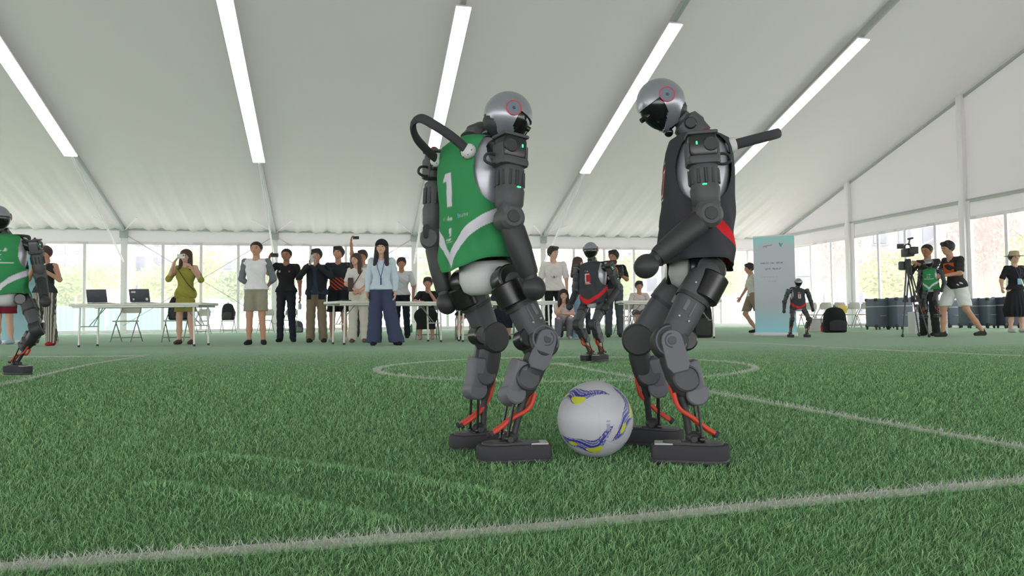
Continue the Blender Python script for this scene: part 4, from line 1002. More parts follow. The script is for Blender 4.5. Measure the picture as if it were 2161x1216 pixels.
    put(mb, 'body', [SKIN[skin], M_eye, M_lip, M_brow])
    # hair
    kind, hcx = hair
    cap = [((0, .022, .030), (0, .020, .022), .100, .098, 1.06)]
    sub = [((-.03, -.10, -.035), (.03, -.10, -.035), .078, .078, 1.0), ((-.05, -.04, -.10), (.05, -.04, -.10), .075, .075, 1)]
    if kind == 'short': cap += [((-.05, -.045, .088), (.05, -.05, .092), .030, .028, 1), ((-.03, .03, .105), (.04, .02, .108), .025, .022, 1)]
    if kind == 'flat': cap = [((0, .018, .026), (0, .016, .022), .095, .093, 1.06)]; sub = [((-.03, -.10, -.02), (.03, -.10, -.02), .085, .085, 1.0), ((-.05, -.04, -.085), (.05, -.04, -.085), .085, .085, 1)]
    if kind == 'cap': cap = [((0, .022, .020), (0, .020, .012), .098, .096, 1.06)]
    if kind in ('long', 'cap'):
        cap += [((-.068, .01, .0), (-.088, -.02, -.26), .040, .034, 1), ((.068, .01, .0), (.088, -.02, -.26), .040, .034, 1), ((-.03, .075, -.02), (-.04, .075, -.26), .055, .05, .8), ((.03, .075, -.02), (.04, .075, -.26), .055, .05, .8)]
        sub = [((-.02, -.11, -.03), (.02, -.11, -.03), .072, .068, 1.0), ((0, -.07, -.09), (0, -.09, -.30), .052, .055, 1)]
    V, F = surfnet(cap, .010, .02, subs=sub); V = V@Rh.T+hc; m2 = MB(); np_mb(m2, V, F); put(m2, 'hair', M_hair[hcx])
    if kind == 'cap':
        V, F = surfnet([((0, .012, .048), (0, .012, .040), .102, .104, 1.08)], .010, .01, cuts=[((0, 0, .035), (0, 0, -1))]); m2 = MB(); np_mb(m2, V@Rh.T+hc, F)
        brim = [(math.sin(a)*.085, -.06-.085*math.cos(a)) for a in np.linspace(-1.45, 1.45, 12)]
        m2.prism(brim, hv((0, 0, .045)), hx, hy, hz, .006, .002); put(m2, 'cap', cloth((44, 48, 56)))
    if kind == 'hat':
        m2 = MB(); m2.loft([(hv((0, .01, z)), hx, hy, r, r, 2) for z, r in ((.035, .19), (.042, .185), (.050, .105), (.10, .10), (.135, .09), (.145, .06))], 24); put(m2, 'hat', cloth((178, 168, 140)))
    if kind == 'curly' or kind == 'updo':
        pass
    # clothes
    lo_ = loose
    if top:
        c = top; hem = A['pel']+up*(-.02) if not D.get('hem') else A['pel']+up*D['hem']
        tp = [(A['pel']-lat*.045-up*.03, A['pel']+lat*.045-up*.03, .148*lo_, .148*lo_, .84), (A['pel'], A['che'], .135*lo_, .128*lo_, .82), (A['che']-lat*.06, A['che']+lat*.06, .122, .122, .85), (A['che']+up*.05, A['nec']-up*.055, .135, .075, .78), (A['shL']+lat*.015-up*.008, A['shR']-lat*.015-up*.008, .062, .062, 1)]
        cuts = [(hem, -up)]
        mb = MB(); V, F = surfnet(tp, .0135, .035, cuts=cuts, subs=[(A['nec']+up*.02+np.array([0, -.03, 0]), A['nec']+up*.08, .055, .07, 1)]); 
        wob = .004*np.sin(V[:, 2]*38+V[:, 0]*20)+.003*np.sin(V[:, 2]*75+V[:, 0]*50); V[:, 1] += wob; np_mb(mb, V, F)
        par = put(mb, 'shirt', cloth(c), sharp=40)
        sc2 = D.get('sleevecol', c)
        if sleeve > 0:
            for s_ in 'LR':
                e = A['el'+s_]; sh_ = A['sh'+s_]; h_ = A['ha'+s_]; rr = .061*lo_**.5
                if sleeve <= .6:
                    q = sh_+(e-sh_)*(sleeve/.5)*.88; dn = (e-sh_)/np.linalg.norm(e-sh_); V, F = surfnet([(sh_, q+dn*.05, rr*.92, rr*1.02, 1)], .0125, .02, cuts=[(q, dn)])
                else:
                    w_ = e+(h_-e)*min(1, (sleeve-.5)*2); dn = (h_-e)/np.linalg.norm(h_-e); V, F = surfnet([(sh_, e, rr*.95, rr*.85, 1), (e, w_+dn*.04, rr*.85, rr*.62, 1)], .0125, .02, cuts=[(w_, dn)])
                V[:, 0] += .003*np.sin(V[:, 2]*60)
                mb = MB(); np_mb(mb, V, F); put(mb, 'sleeve', cloth(sc2), sharp=40)
    if bottom:
        kind, c, wl = bottom
        if kind == 'skirt':
            zz = D.get('skz', .48); ctr = (A['knL']+A['knR'])/2; hipc = (A['hiL']+A['hiR'])/2
            pr = [(A['pel']+up*.03-lat*.03, A['pel']+up*.03+lat*.03, .125, .125, .82), (hipc-lat*.02, ctr-lat*.07*wl, .13, .15*wl, .85), (hipc+lat*.02, ctr+lat*.07*wl, .13, .15*wl, .85)]
            if zz < .4: m_ = (A['anL']+A['anR'])/2; pr += [(ctr, np.array([m_[0], m_[1], max(zz, .1)]), .17*wl, .18*wl, .8)]
            V, F = surfnet(pr, .0135, .05, cuts=[((0, 0, zz), (0, 0, -1)), (A['pel']+up*(.08 if A['pel'][2] > .8 else .25), up)]); a_ = np.arctan2(V[:, 1]-hipc[1], V[:, 0]-hipc[0]); k_ = np.clip((.9-V[:, 2])/.4, 0, 1)*.012*np.sin(a_*14)
            V[:, 0] += k_*np.cos(a_); V[:, 1] += k_*np.sin(a_)
            mb = MB(); np_mb(mb, V, F); put(mb, 'skirt', cloth(c), sharp=40)
        else:
            pr = [(A['pel']-lat*.045, A['pel']+lat*.045, hp_*.82, hp_*.82, .86)]; cuts = [(A['pel']+up*(.07 if A['pel'][2] > .8 else .30), up)]
            cutl = []
            for s_ in 'LR':
                h_, k_, a_ = A['hi'+s_], A['kn'+s_], A['an'+s_]; wr_ = wl
                if kind == 'shorts':
                    q = h_+(k_-h_)*D.get('shl', .86); dn = (k_-h_)/np.linalg.norm(k_-h_); pr += [(h_, q+dn*.05, .095*wr_, .092*wr_, 1)]; cutl.append((q, dn))
                else:
                    q = a_+np.array([0, 0, .0]); dn = (a_-k_)/np.linalg.norm(a_-k_); pr += [(h_, k_, .094*wr_**.4, .068*wr_, 1), (k_, q+dn*.05, .068*wr_, .060*wr_**1.6, 1)]; cutl.append((q+dn*.01, dn))
            if kind == 'shorts': cuts += [((0, 0, min(c0[0][2] for c0 in cutl)), (0, 0, -1))] if abs(cutl[0][0][2]-cutl[1][0][2]) < .03 else []
            else: cuts += [((0, 0, .045), (0, 0, -1))]
            V, F = surfnet(pr, .0135, .03, cuts=cuts); V[:, 0] += .003*np.sin(V[:, 2]*55+V[:, 1]*30)
            mb = MB(); np_mb(mb, V, F)
            mm = D.get('stripe'); put(mb, 'shorts' if kind == 'shorts' else 'trousers', mm or cloth(c), sharp=40)
    for s_ in 'LR':
        a_ = A['an'+s_]; f_ = np.array(D['ft'+s_], float); f_[2] = D.get('fz'+s_, 0); f_ /= np.linalg.norm(f_); z_ = a_-np.array([0, 0, .045])
        V, F = surfnet([(z_-f_*.035, z_+f_*.06, .040, .042, 1), (z_+f_*.06, z_+f_*.155-np.array([0, 0, .008]), .042, .032, 1), (z_-f_*.01+np.array([0, 0, .03]), z_-f_*.01+np.array([0, 0, .055]), .038, .036, 1)], .011, .02, cuts=[((0, 0, a_[2]-.083), (0, 0, -1))] if not D.get('fz'+s_) else ())
        mb = MB(); np_mb(mb, V, F); put(mb, 'shoe', cloth(shoes, 'shoe_material'))
    t['_sc'] = sc
    def W(p): return Vector(tuple(np.array(p)*sc))@R.transposed()+B if False else (R @ Vector(tuple(np.array(p)*sc)))+B
    return t, W, R, sc
def phone(at, X, Zv, label, c=(30, 32, 36), wd=.15, hh=.075):
    X = X.normalized(); Zv = (Zv-X*Zv.dot(X)).normalized(); Y = X.cross(Zv)
    t = thing('phone', label, 'phone', at); mb = MB(); mb.box(at, X, Zv, Y, wd, hh, .010, .004); mb.build('case', mat('phone_case', c, rough=.35), t)
    mb = MB(); mb.box(at-Y*.0055, X, Zv, Y, wd*.94, hh*.92, .002, .0008); mb.build('screen', M_scr, t)
    mb = MB(); mb.box(at+Y*.006+X*wd*.35+Zv*hh*.2, X, Zv, Y, wd*.16, hh*.35, .003, .001); mb.build('lens_bump', M_scr, t)
    return t
Xv, Yv = Vector((1, 0, 0)), Vector((0, 1, 0))
def striped(name, c1, c2, sc, rot=0, dist=0):
    m = mat(name, c1, rough=.9); n = m.node_tree.nodes; l = m.node_tree.links; t = n.new('ShaderNodeTexCoord'); mp = n.new('ShaderNodeMapping'); mp.inputs['Rotation'].default_value = (0, rot, 0)
    wv = n.new('ShaderNodeTexWave'); wv.inputs['Scale'].default_value = sc; wv.inputs['Distortion'].default_value = dist; wv.bands_direction = 'X'
    r = n.new('ShaderNodeValToRGB'); r.color_ramp.interpolation = 'CONSTANT' if not dist else 'LINEAR'; r.color_ramp.elements[0].color = (*lin(c1), 1); r.color_ramp.elements[1].color = (*lin(c2), 1); r.color_ramp.elements[1].position = .5
    l.new(t.outputs['Object'], mp.inputs[0]); l.new(mp.outputs[0], wv.inputs[0]); l.new(wv.outputs[0], r.inputs[0]); l.new(r.outputs[0], n['Principled BSDF'].inputs['Base Color']); return m
def patch(t, W, sc, pts_rows, nm, m, th=.004):
    """thin conforming badge or panel: rows of points in the person's frame"""
    mb = MB(); R_ = [[W(p) for p in r] for r in pts_rows]; mb.rings(R_, caps=False, closed=False); R2 = [[q+Yv*th for q in r] for r in R_]; mb.rings([r[::-1] for r in R2], caps=False, closed=False)
    return mb.build(nm, m, t)

M_stripe = striped('striped_cloth', (92, 88, 84), (196, 190, 180), 8)
# 1 woman with striped trousers
t, W, R, s = person('person', 'woman in dark sleeveless top and striped trousers filming with her phone at the left', 93, 730, 212, skin='mid', hair=('short', 'brown'), fem=True, top=(58, 60, 64), sleeve=0, loose=1.12,
  bottom=('trousers', (120, 116, 110), 1.35), shoes=(196, 52, 60), J=dict(elL=(-.26, -.06, 1.17), haL=(-.05, -.26, 1.36), elR=(.28, -.04, 1.16), haR=(.07, -.26, 1.35), hdL=(.3, -.2, 1), hdR=(-.3, -.2, 1), stripe=M_stripe, knL=(-.14, 0, .5), anL=(-.20, .0, .085), anR=(.14, 0, .085)), hpitch=-12)
phone(W((.01, -.30, 1.43)), Xv, ZU, 'dark phone held up by the woman in striped trousers', wd=.075, hh=.15)
mb = MB(); c = W((.075, -.245, 1.335)); mb.torus(c, Vector((-.2, -.4, .9)).normalized(), .036, .008); tag(mb.build('wristwatch', mat('pale_strap', (215, 215, 215))), 'pale wristwatch on the striped-trousers woman', 'watch')
# 2 person hidden behind the left robot
person('person', 'person in maroon shorts mostly hidden behind the robot at the left edge', 8, 727, 205, skin='light', hair=('short', 'dark'), top=(150, 150, 156), sleeve=.5, bottom=('shorts', (122, 36, 58), 1.25), shoes=(180, 200, 215), J=dict(haL=(-.1, -.2, 1.1), haR=(.1, -.2, 1.1)))
# 3 woman in green
t, W, R, s = person('person', 'woman in a yellow-green dress photographing over the left table', 391, 727, 203, skin='light', hair=('long', 'brown'), fem=True, top=(158, 156, 74), sleeve=.62, loose=1.05, bottom=('skirt', (158, 156, 74), .95), shoes=(90, 70, 66),
  J=dict(skz=.60, elL=(-.29, -.06, 1.20), haL=(-.11, -.22, 1.50), elR=(.30, -.05, 1.18), haR=(.22, -.24, 1.36), hdL=(.5, -.2, .6), hdR=(-.4, -.3, .8), hem=-.1), hyaw=0)
phone(W((.02, -.26, 1.60)), Xv, ZU, 'white phone held by the woman in the yellow-green dress', c=(225, 225, 228), wd=.14, hh=.08)
mb = MB(); mb.tube([W((-.12, -.10, 1.40)), W((0, -.15, 1.25)), W((.10, -.135, 1.10)), W((.19, -.05, .98))], .008, 6, 5, flat=.5); tag(mb.build('bag_strap', cloth((70, 72, 50))), 'dark strap across the yellow-green dress', 'strap')
# 4 man, white shirt grey sleeves
t, W, R, s = person('person', 'man in white T-shirt with grey sleeves and khaki shorts, hands behind his back', 540, 728, 221, skin='mid', hair=('flat', 'black'), top=(240, 240, 244), sleeve=.72, loose=1.12, bottom=('shorts', (162, 156, 140), 1.08), shoes=(46, 48, 50),
  J=dict(sleevecol=(124, 128, 134), elL=(-.27, .07, 1.12), haL=(-.13, .17, .98), elR=(.27, .07, 1.12), haR=(.13, .17, .98), shl=.84, ftR=(.5, -1, 0), hem=-.0))
# 5 black polo
t, W, R, s = person('person', 'man in black polo and black trousers holding a phone beside his face', 604, 722, 200, skin='tan', hair=('flat', 'black'), top=(44, 46, 48), sleeve=.5, loose=1.1, bottom=('trousers', (48, 50, 58), 1.0), shoes=(34, 36, 40),
  J=dict(shL=(-.18, -.02, 1.43), elL=(-.30, -.10, 1.28), haL=(-.25, -.22, 1.53), hdL=(.25, -.1, 1), ftR=(.5, -1, 0), hem=-.02, haR=(.27, -.04, .86)))
phone(W((-.13, -.28, 1.60)), Xv, ZU, 'phone held beside the face of the man in black polo', wd=.15, hh=.075)
for q, c in (((-.09, -.125, 1.31), (205, 205, 205)), ((.09, -.125, 1.31), (200, 60, 60))):
    mb = MB(); mb.ell(W(q), Xv, Yv, ZU, .018, .006, .022, 12, 6); mb.build('badge', mat('badge_print', c), t)
mb = MB(); mb.loft([(W((.27, -.06, z)), Xv, Yv, r, r, 2) for z, r in ((.60, .02), (.62, .034), (.70, .034), (.72, .016), (.75, .014))], 14); tag(mb.build('water_bottle', mat('clear_plastic', (215, 222, 222), rough=.1)), 'clear water bottle hanging from the black-polo man’s hand', 'bottle')
# 6 dark jacket
t, W, R, s = person('person', 'man in open dark jacket and khaki trousers filming with both hands', 668, 723, 200, skin='mid', hair=('short', 'black'), top=(56, 64, 82), sleeve=.98, loose=1.14, bottom=('trousers', (140, 126, 108), 1.2), shoes=(56, 54, 54),
  J=dict(sleevecol=(46, 52, 56), elL=(-.29, -.10, 1.22), haL=(-.06, -.27, 1.45), elR=(.29, -.10, 1.22), haR=(.06, -.27, 1.45), hdL=(.2, 0, 1), hdR=(-.2, 0, 1), ftR=(.5, -1, 0), hem=-.06))
for s_ in (-1, 1):
    rows = [[(s_*(.055+.015*math.sin(z*9)), -.135-.01*(1.3-z), z), (s_*.11, -.135, z), (s_*.165, -.09, z), (s_*.19, -.0, z)] for z in np.linspace(.80, 1.38, 9)]
    patch(t, W, s, rows, 'jacket_front', cloth((42, 46, 52)), .006)
phone(W((0, -.31, 1.54)), Xv, ZU, 'phone held up in both hands by the man in the dark jacket', c=(200, 200, 205), wd=.075, hh=.15)
# 7 orange-black polo
M_or = striped('orange_stripes', (226, 78, 38), (46, 44, 48), 5.5, .9, 1.2)
t, W, R, s = person('person', 'young man in black polo with orange striped waist and black shorts', 714, 721, 203, skin='mid', hair=('short', 'black'), top=(54, 58, 62), sleeve=.5, loose=1.05, bottom=('shorts', (42, 42, 48), 1.12), shoes=(205, 205, 208), J=dict(shl=.90, hem=.0), hyaw=-8, hpitch=10)
patch(t, W, s, [[(x, -.135*math.sqrt(max(.05, 1-(x/.158)**2))-.006, z) for x in np.linspace(-.150, .150, 13)] for z in np.linspace(.94, 1.17, 6)], 'orange_panel', M_or)
# 8 man behind with raised phone
t, W, R, s = person('person', 'man behind the brown-haired woman raising a phone high overhead', 765, 712, 186, skin='tan', hair=('short', 'dark'), top=(190, 184, 178), sleeve=.4, bottom=('trousers', (80, 80, 86), 1), J=dict(shL=(-.19, 0, 1.46), elL=(-.20, -.05, 1.68), haL=(-.205, -.10, 1.90), hdL=(.1, -.1, 1)))
phone(W((-.10, -.13, 1.99)), Xv, ZU, 'dark phone raised highest above the crowd', wd=.15, hh=.075)
# 9 brown haired woman
t, W, R, s = person('person', 'brown-haired woman in white top tilting her head, cream trousers, behind the table', 757, 723, 192, skin='light', hair=('long', 'brown'), fem=True, top=(232, 228, 224), sleeve=.5, bottom=('trousers', (222, 218, 206), 1.25), shoes=(120, 100, 92),
  J=dict(hea=(-.05, -.02, 1.61), elL=(-.24, .0, 1.14), haL=(-.02, -.17, 1.0), elR=(.24, 0, 1.14), haR=(.05, -.17, .99)), hyaw=-20)
mb = MB(); mb.tube([W((.10, -.11, 1.40)), W((.02, -.15, 1.25)), W((-.10, -.13, 1.08))], .009, 6, 5, flat=.5); mb.box(W((-.13, -.13, 1.12)), Xv, ZU, Yv, .10, .26, .04, .02); tag(mb.build('shoulder_bag', cloth((92, 76, 70))), 'brown shoulder bag across the white top', 'bag')
# 10 woman in cap
t, W, R, s = person('person', 'woman in dark cap, pale blue sweater and wide navy trousers with a lanyard', 806, 729, 224, skin='light', hair=('cap', 'dark'), fem=True, top=(206, 222, 236), sleeve=.98, loose=1.12, bottom=('trousers', (70, 78, 104), 1.62), shoes=(40, 40, 46),
  J=dict(sleevecol=(206, 222, 236), knR=(.15, -.02, .5), anR=(.24, .0, .085), anL=(-.13, 0, .085), ftR=(.7, -1, 0), hem=-.03, elL=(-.225, .02, 1.12), elR=(.225, .02, 1.12)), hpitch=8)
mb = MB()
for s_ in (-1, 1): mb.tube([W((s_*.07, -.08, 1.44)), W((s_*.05, -.135, 1.3)), W((.01, -.15, 1.12))], .006, 6, 5, flat=.5)
mb.box(W((.012, -.152, 1.06)), Xv, ZU, Yv, .02, .12, .008, .003); tag(mb.build('lanyard', cloth((60, 72, 130))), 'blue lanyard on the pale blue sweater', 'lanyard')
# 11 man behind cap woman
person('person', 'man in pale grey short-sleeved shirt and black trousers leaning on the table', 848, 714, 172, skin='tan', hair=('short', 'dark'), top=(214, 216, 222), sleeve=.55, loose=1.05, bottom=('trousers', (42, 44, 54), 1.05), shoes=(36, 36, 40), J=dict(elR=(.27, -.02, 1.12), haR=(.26, -.10, .86)), hyaw=12)
# sitting people
SIT = dict(pel=(0, .02, .56), che=(0, -.0, .87), nec=(0, -.01, 1.04), hea=(0, -.04, 1.22), shL=(-.18, 0, 1.0), shR=(.18, 0, 1.0), hiL=(-.09, .0, .53), hiR=(.09, 0, .53), knL=(-.12, -.42, .50), knR=(.12, -.42, .50), anL=(-.13, -.38, .085), anR=(.13, -.38, .085), elL=(-.25, -.12, .80), elR=(.25, -.12, .80), haL=(-.1, -.32, .80), haR=(.1, -.32, .80))
def sit(**k): d = dict(SIT); d.update(k); return d
t, W, R, s = person('person', 'seated woman in a black dress resting her chin on her hand at the middle table', 904, 716, 0, HT=1.72, skin='mid', hair=('short', 'dark'), fem=True, top=(46, 46, 50), sleeve=.5, bottom=('skirt', (44, 44, 48), 1.15), shoes=(200, 170, 156),
  J=sit(skz=.22, elR=(.20, -.28, .80), haR=(.03, -.18, 1.06), hdR=(-.2, .1, 1), elL=(-.26, -.22, .82), haL=(-.05, -.36, .80), hem=.0))
t, W, R, s = person('person', 'seated person in dark clothes behind the green-bib robot', 985, 717, 0, HT=1.72, skin='mid', hair=('short', 'dark'), top=(60, 60, 64), sleeve=.5, bottom=('shorts', (48, 48, 56), 1.1), shoes=(40, 40, 42), J=sit())
t, W, R, s = person('person', 'seated person in navy behind the legs of the green-bib robot', 1062, 716, 0, HT=1.65, skin='mid', hair=('short', 'dark'), fem=True, top=(50, 52, 66), sleeve=.5, bottom=('skirt', (42, 44, 58), 1.2), shoes=(60, 60, 62), J=sit(skz=.25))
# 14 white T-shirt man behind right table
t, W, R, s = person('person', 'young man in a white T-shirt with a small chest print behind the robot’s hand', 1170, 712, 194, skin='light', hair=('short', 'dark'), top=(236, 232, 230), sleeve=.55, loose=1.2, bottom=('trousers', (48, 46, 50), 1.0), shoes=(40, 40, 44), J=dict(hem=-.06), hyaw=40)
mb = MB(); mb.torus(W((0, -.150, 1.20)), Yv, .075, .006, PI*.15, PI*.85, X=Xv, n=12); mb.build('chest_print', mat('orange_print', (226, 170, 140)), t)
mb = MB(); mb.ell(W((0, -.152, 1.15)), Xv, Yv, ZU, .014, .004, .03, 10, 6); mb.build('chest_mark', mat('mark_print', (110, 100, 110)), t)
# 15 girl with red sleeves
t, W, R, s = person('person', 'long-haired woman in white top with red sleeves and light blue jeans beside the centre robot', 1222, 716, 0, HT=1.64, yaw=70, skin='light', hair=('long', 'brown'), fem=True, top=(228, 226, 228), sleeve=.5, bottom=('trousers', (128, 152, 178), 1.2), shoes=(190, 190, 190), J=dict(sleevecol=(200, 48, 60), hem=.02, elL=(-.22, -.06, 1.13), haL=(-.2, -.22, .95)), hpitch=-10)
person('person', 'man half hidden behind the red-sleeved woman', 1232, 706, 0, HT=1.80, skin='mid', hair=('short', 'brown'), top=(108, 96, 92), sleeve=.5, bottom=('trousers', (70, 72, 80), 1), shoes=(44, 44, 44))
# 16 man dark with camera
t, W, R, s = person('person', 'man in black T-shirt and grey trousers holding a tablet right of the centre robot', 1297, 712, 186, yaw=-10, skin='tan', hair=('short', 'black'), top=(42, 44, 46), sleeve=.5, bottom=('trousers', (84, 90, 98), 1.1), shoes=(50, 60, 54), J=dict(hem=.02, elL=(-.25, -.06, 1.16), haL=(.06, -.26, 1.20), elR=(.26, -.05, 1.16), haR=(.10, -.28, 1.26), hdL=(1, -.2, .3), hdR=(-.2, -.2, 1)), hyaw=-25)
phone(W((.16, -.33, 1.30)), Vector((.8, -.6, 0)), ZU, 'dark tablet in the hands of the man right of the centre robot', wd=.12, hh=.18)
# 17 crouching woman
t, W, R, s = person('person', 'crouching long-haired woman in pale top and grey trousers covering her mouth', 1190, 716, 0, HT=1.62, skin='light', hair=('long', 'dark'), fem=True, top=(230, 216, 216), sleeve=.5, bottom=('trousers', (138, 134, 146), 1.15), shoes=(200, 200, 205),
  J=dict(pel=(0, .12, .30), che=(0, -.02, .60), nec=(0, -.06, .77), hea=(0, -.10, .95), shL=(-.17, -.05, .73), shR=(.17, -.05, .73), hiL=(-.09, .10, .28), hiR=(.09, .10, .28), knL=(-.13, -.30, .42), knR=(.13, -.28, .44), anL=(-.13, -.02, .085), anR=(.13, -.02, .085), elL=(-.16, -.28, .56), haL=(-.02, -.20, .76), elR=(.20, -.25, .55), haR=(-.05, -.30, .56), hdL=(.1, .1, 1), skz=.1))
# 18 seated behind far table
person('person', 'seated man in a pink-white T-shirt behind the table right of centre', 1350, 706, 0, HT=1.72, skin='mid', hair=('short', 'dark'), top=(230, 220, 218), sleeve=.5, bottom=('shorts', (90, 92, 98), 1.1), J=sit())
# 19 walking man
t, W, R, s = person('person', 'man in beige T-shirt and khaki shorts walking left beside the banner', 1590, 706, 154, yaw=-90, skin='mid', hair=('short', 'dark'), top=(214, 214, 204), sleeve=.55, bottom=('shorts', (150, 136, 118), 1.15), shoes=(48, 50, 48),
  J=dict(che=(0, -.02, 1.27), nec=(0, -.03, 1.44), hea=(0, -.07, 1.60), knL=(-.09, -.16, .50), anL=(-.09, .10, .12), knR=(.09, .12, .50), anR=(.09, .42, .20), haL=(-.24, -.22, .90), elL=(-.24, -.06, 1.14), haR=(.24, .2, .92), elR=(.24, .1, 1.14)), hpitch=-10)
# 20 camera man
t, W, R, s = person('person', 'cameraman in dark clothes bending to his tripod camera', 1962, 709, 196, yaw=-60, skin='tan', hair=('flat', 'dark'), top=(58, 62, 62), sleeve=.9, bottom=('trousers', (46, 48, 50), 1.1), shoes=(36, 40, 38),
  J=dict(elL=(-.22, -.18, 1.22), haL=(-.12, -.36, 1.28), elR=(.20, -.20, 1.24), haR=(.05, -.40, 1.36), hdL=(0, -1, 0), hdR=(0, -1, .2)), hpitch=-8)
# 21 man carrying a robot
t21, W21, R21, s21 = person('person', 'man in black T-shirt with orange chest and white shorts carrying a robot', 2022, 711, 0, HT=1.80, yaw=-80, skin='mid', hair=('short', 'black'), top=(60, 58, 58), sleeve=.5, loose=1.1, bottom=('shorts', (236, 238, 238), 1.2), shoes=(60, 58, 58),
  J=dict(che=(0, -.05, 1.27), nec=(0, -.10, 1.43), hea=(0, -.16, 1.61), knL=(-.10, -.20, .52), anL=(-.10, -.22, .085), knR=(.10, .10, .50), anR=(.10, .42, .10), shL=(-.19, -.06, 1.40), shR=(.19, -.06, 1.40), elL=(-.26, -.10, 1.12), haL=(-.20, -.36, 1.02), elR=(.26, -.14, 1.14), haR=(.14, -.38, 1.10), hdL=(.3, -.9, -.2), hdR=(-.3, -.9, -.1), hem=-.06), hpitch=-10)
patch(t21, W21, s21, [[(x, -.115-.05*(z-1.05)-.035*math.cos(x*9), z) for x in np.linspace(-.15, .12, 9)] for z in np.linspace(1.12, 1.34, 6)], 'orange_print', mat('orange_print_flat', (228, 92, 34), rough=.8))
# 22 woman in hat
t, W, R, s = person('person', 'woman in straw hat, black dress and badge on a lanyard at the right edge', 2146, 702, 172, skin='light', hair=('hat', 'dark'), fem=True, top=(46, 46, 50), sleeve=.5, bottom=('skirt', (44, 44, 48), 1.2), shoes=(205, 205, 205), J=dict(skz=.34, elL=(-.27, .04, 1.13), haL=(-.32, -.05, .98)))
mb = MB(); mb.box(W((0, -.15, 1.10)), Xv, ZU, Yv, .09, .13, .006, .004); tag(mb.build('name_badge', mat('badge_blue', (150, 190, 220))), 'pale blue badge hanging on the black dress of the woman in the hat', 'badge')
mb = MB()
for s_ in (-1, 1): mb.tube([W((s_*.05, -.08, 1.43)), W((s_*.03, -.145, 1.3)), W((0, -.15, 1.16))], .005, 6, 4)
tag(mb.build('lanyard', cloth((90, 90, 130))), 'thin lanyard holding the pale blue badge', 'lanyard')
# the carried robot
ca = W21((-.02, -.50, .0)); ca = Vector((ca.x, ca.y, 0))
robot('humanoid_robot', 'robot in a green bib carried by the man in white shorts', local_pose(ca, Vector((-.75, -.66, 0)), z0=.33, N=(.03, 0, .93), knL=(.12, .10, .36), knR=(.06, -.12, .34), anL=(.02, .10, .10), anR=(-.02, -.14, .09), HF=Vector((-.7, -.5, -.5)), strap=Vector((.8, .3, .5))), 'green', lod=0)
# ================================================================ furniture and small things
M_top = mat('table_top', (232, 232, 222), rough=.5); M_leg = mat('white_steel', (232, 232, 224), rough=.4, metal=.1); M_plas = mat('beige_plastic', (196, 196, 182), rough=.6); M_gst = mat('grey_steel', (150, 156, 152), rough=.4, metal=.3)
def folding_table(c, ax, ln, wd, label, h=.74):
    ax = Vector((ax.x, ax.y, 0)).normalized(); ay = Vector((-ax.y, ax.x, 0)); t = thing('folding_table', label, 'table', c, 'white folding tables')
    mb = MB(); mb.box(c+ZU*(h-.02), ax, ay, ZU, ln, wd, .045, .012); mb.build('tabletop', M_top, t)
    mb = MB(); mb.box(c+ZU*(h-.055)-ay*(wd/2-.03), ax, ay, ZU, ln-.1, .02, .03, .004); mb.box(c+ZU*(h-.055)+ay*(wd/2-.03), ax, ay, ZU, ln-.1, .02, .03, .004); mb.build('apron', M_leg, t)
    for sx in (-1, 1):
        for sy in (-1, 1):
            p = c+ax*sx*(ln/2-.16)+ay*sy*(wd/2-.08); mb = MB(); mb.tube([p+ZU*(h-.05), p+ax*sx*.015], .017, 10, 1); lg = mb.build('leg', M_leg, t)
            mb = MB(); mb.cyl(p+ax*sx*.015+ZU*.035, p+ax*sx*.016, .021, n=10, bev=.003); mb.build('foot_cap', M_blk, lg)
        p = c+ax*sx*(ln/2-.16); mb = MB(); mb.tube([p+ay*(wd/2-.08)+ZU*.35, p-ay*(wd/2-.08)+ZU*.35], .010, 8, 1); mb.build('crossbar', M_leg, t)
        mb = MB(); mb.tube([p+ZU*.36, p-ax*sx*.30+ZU*(h-.05)], .008, 8, 1); mb.tube([p+ay*.12+ZU*.36, p+ay*.12-ax*sx*.17+ZU*(h-.05)], .008, 8, 1); mb.build('brace', M_gst, t)
    return t
g1, g2 = G(168, 733), G(408, 731); ax = (g2-g1).normalized(); ay = Vector((-ax.y, ax.x, 0))
Lt = (g2-g1).length+.32; c1 = (g1+g2)/2+ay*.27; folding_table(c1, ax, Lt+.0, .70, 'white folding table at the left holding two laptops')
g1, g2 = G(728, 728), G(932, 722); ax2 = (g2-g1).normalized(); c2 = (g1+g2)/2+Vector((-ax2.y, ax2.x, 0))*.27; folding_table(c2, ax2, (g2-g1).length+.3, .65, 'white folding table in the middle beside the woman in a cap')
g1, g2 = G(978, 722), G(1160, 719); ax3 = (g2-g1).normalized(); c3 = (g1+g2)/2+Vector((-ax3.y, ax3.x, 0))*.27; folding_table(c3, ax3, (g2-g1).length+.3, .65, 'white folding table behind the legs of the green-bib robot')
g1, g2 = G(1325, 716), G(1510, 714); ax4 = (g2-g1).normalized(); c4 = (g1+g2)/2+Vector((-ax4.y, ax4.x, 0))*.27; folding_table(c4, ax4, (g2-g1).length+.25, .65, 'white folding table behind the black-bib robot')

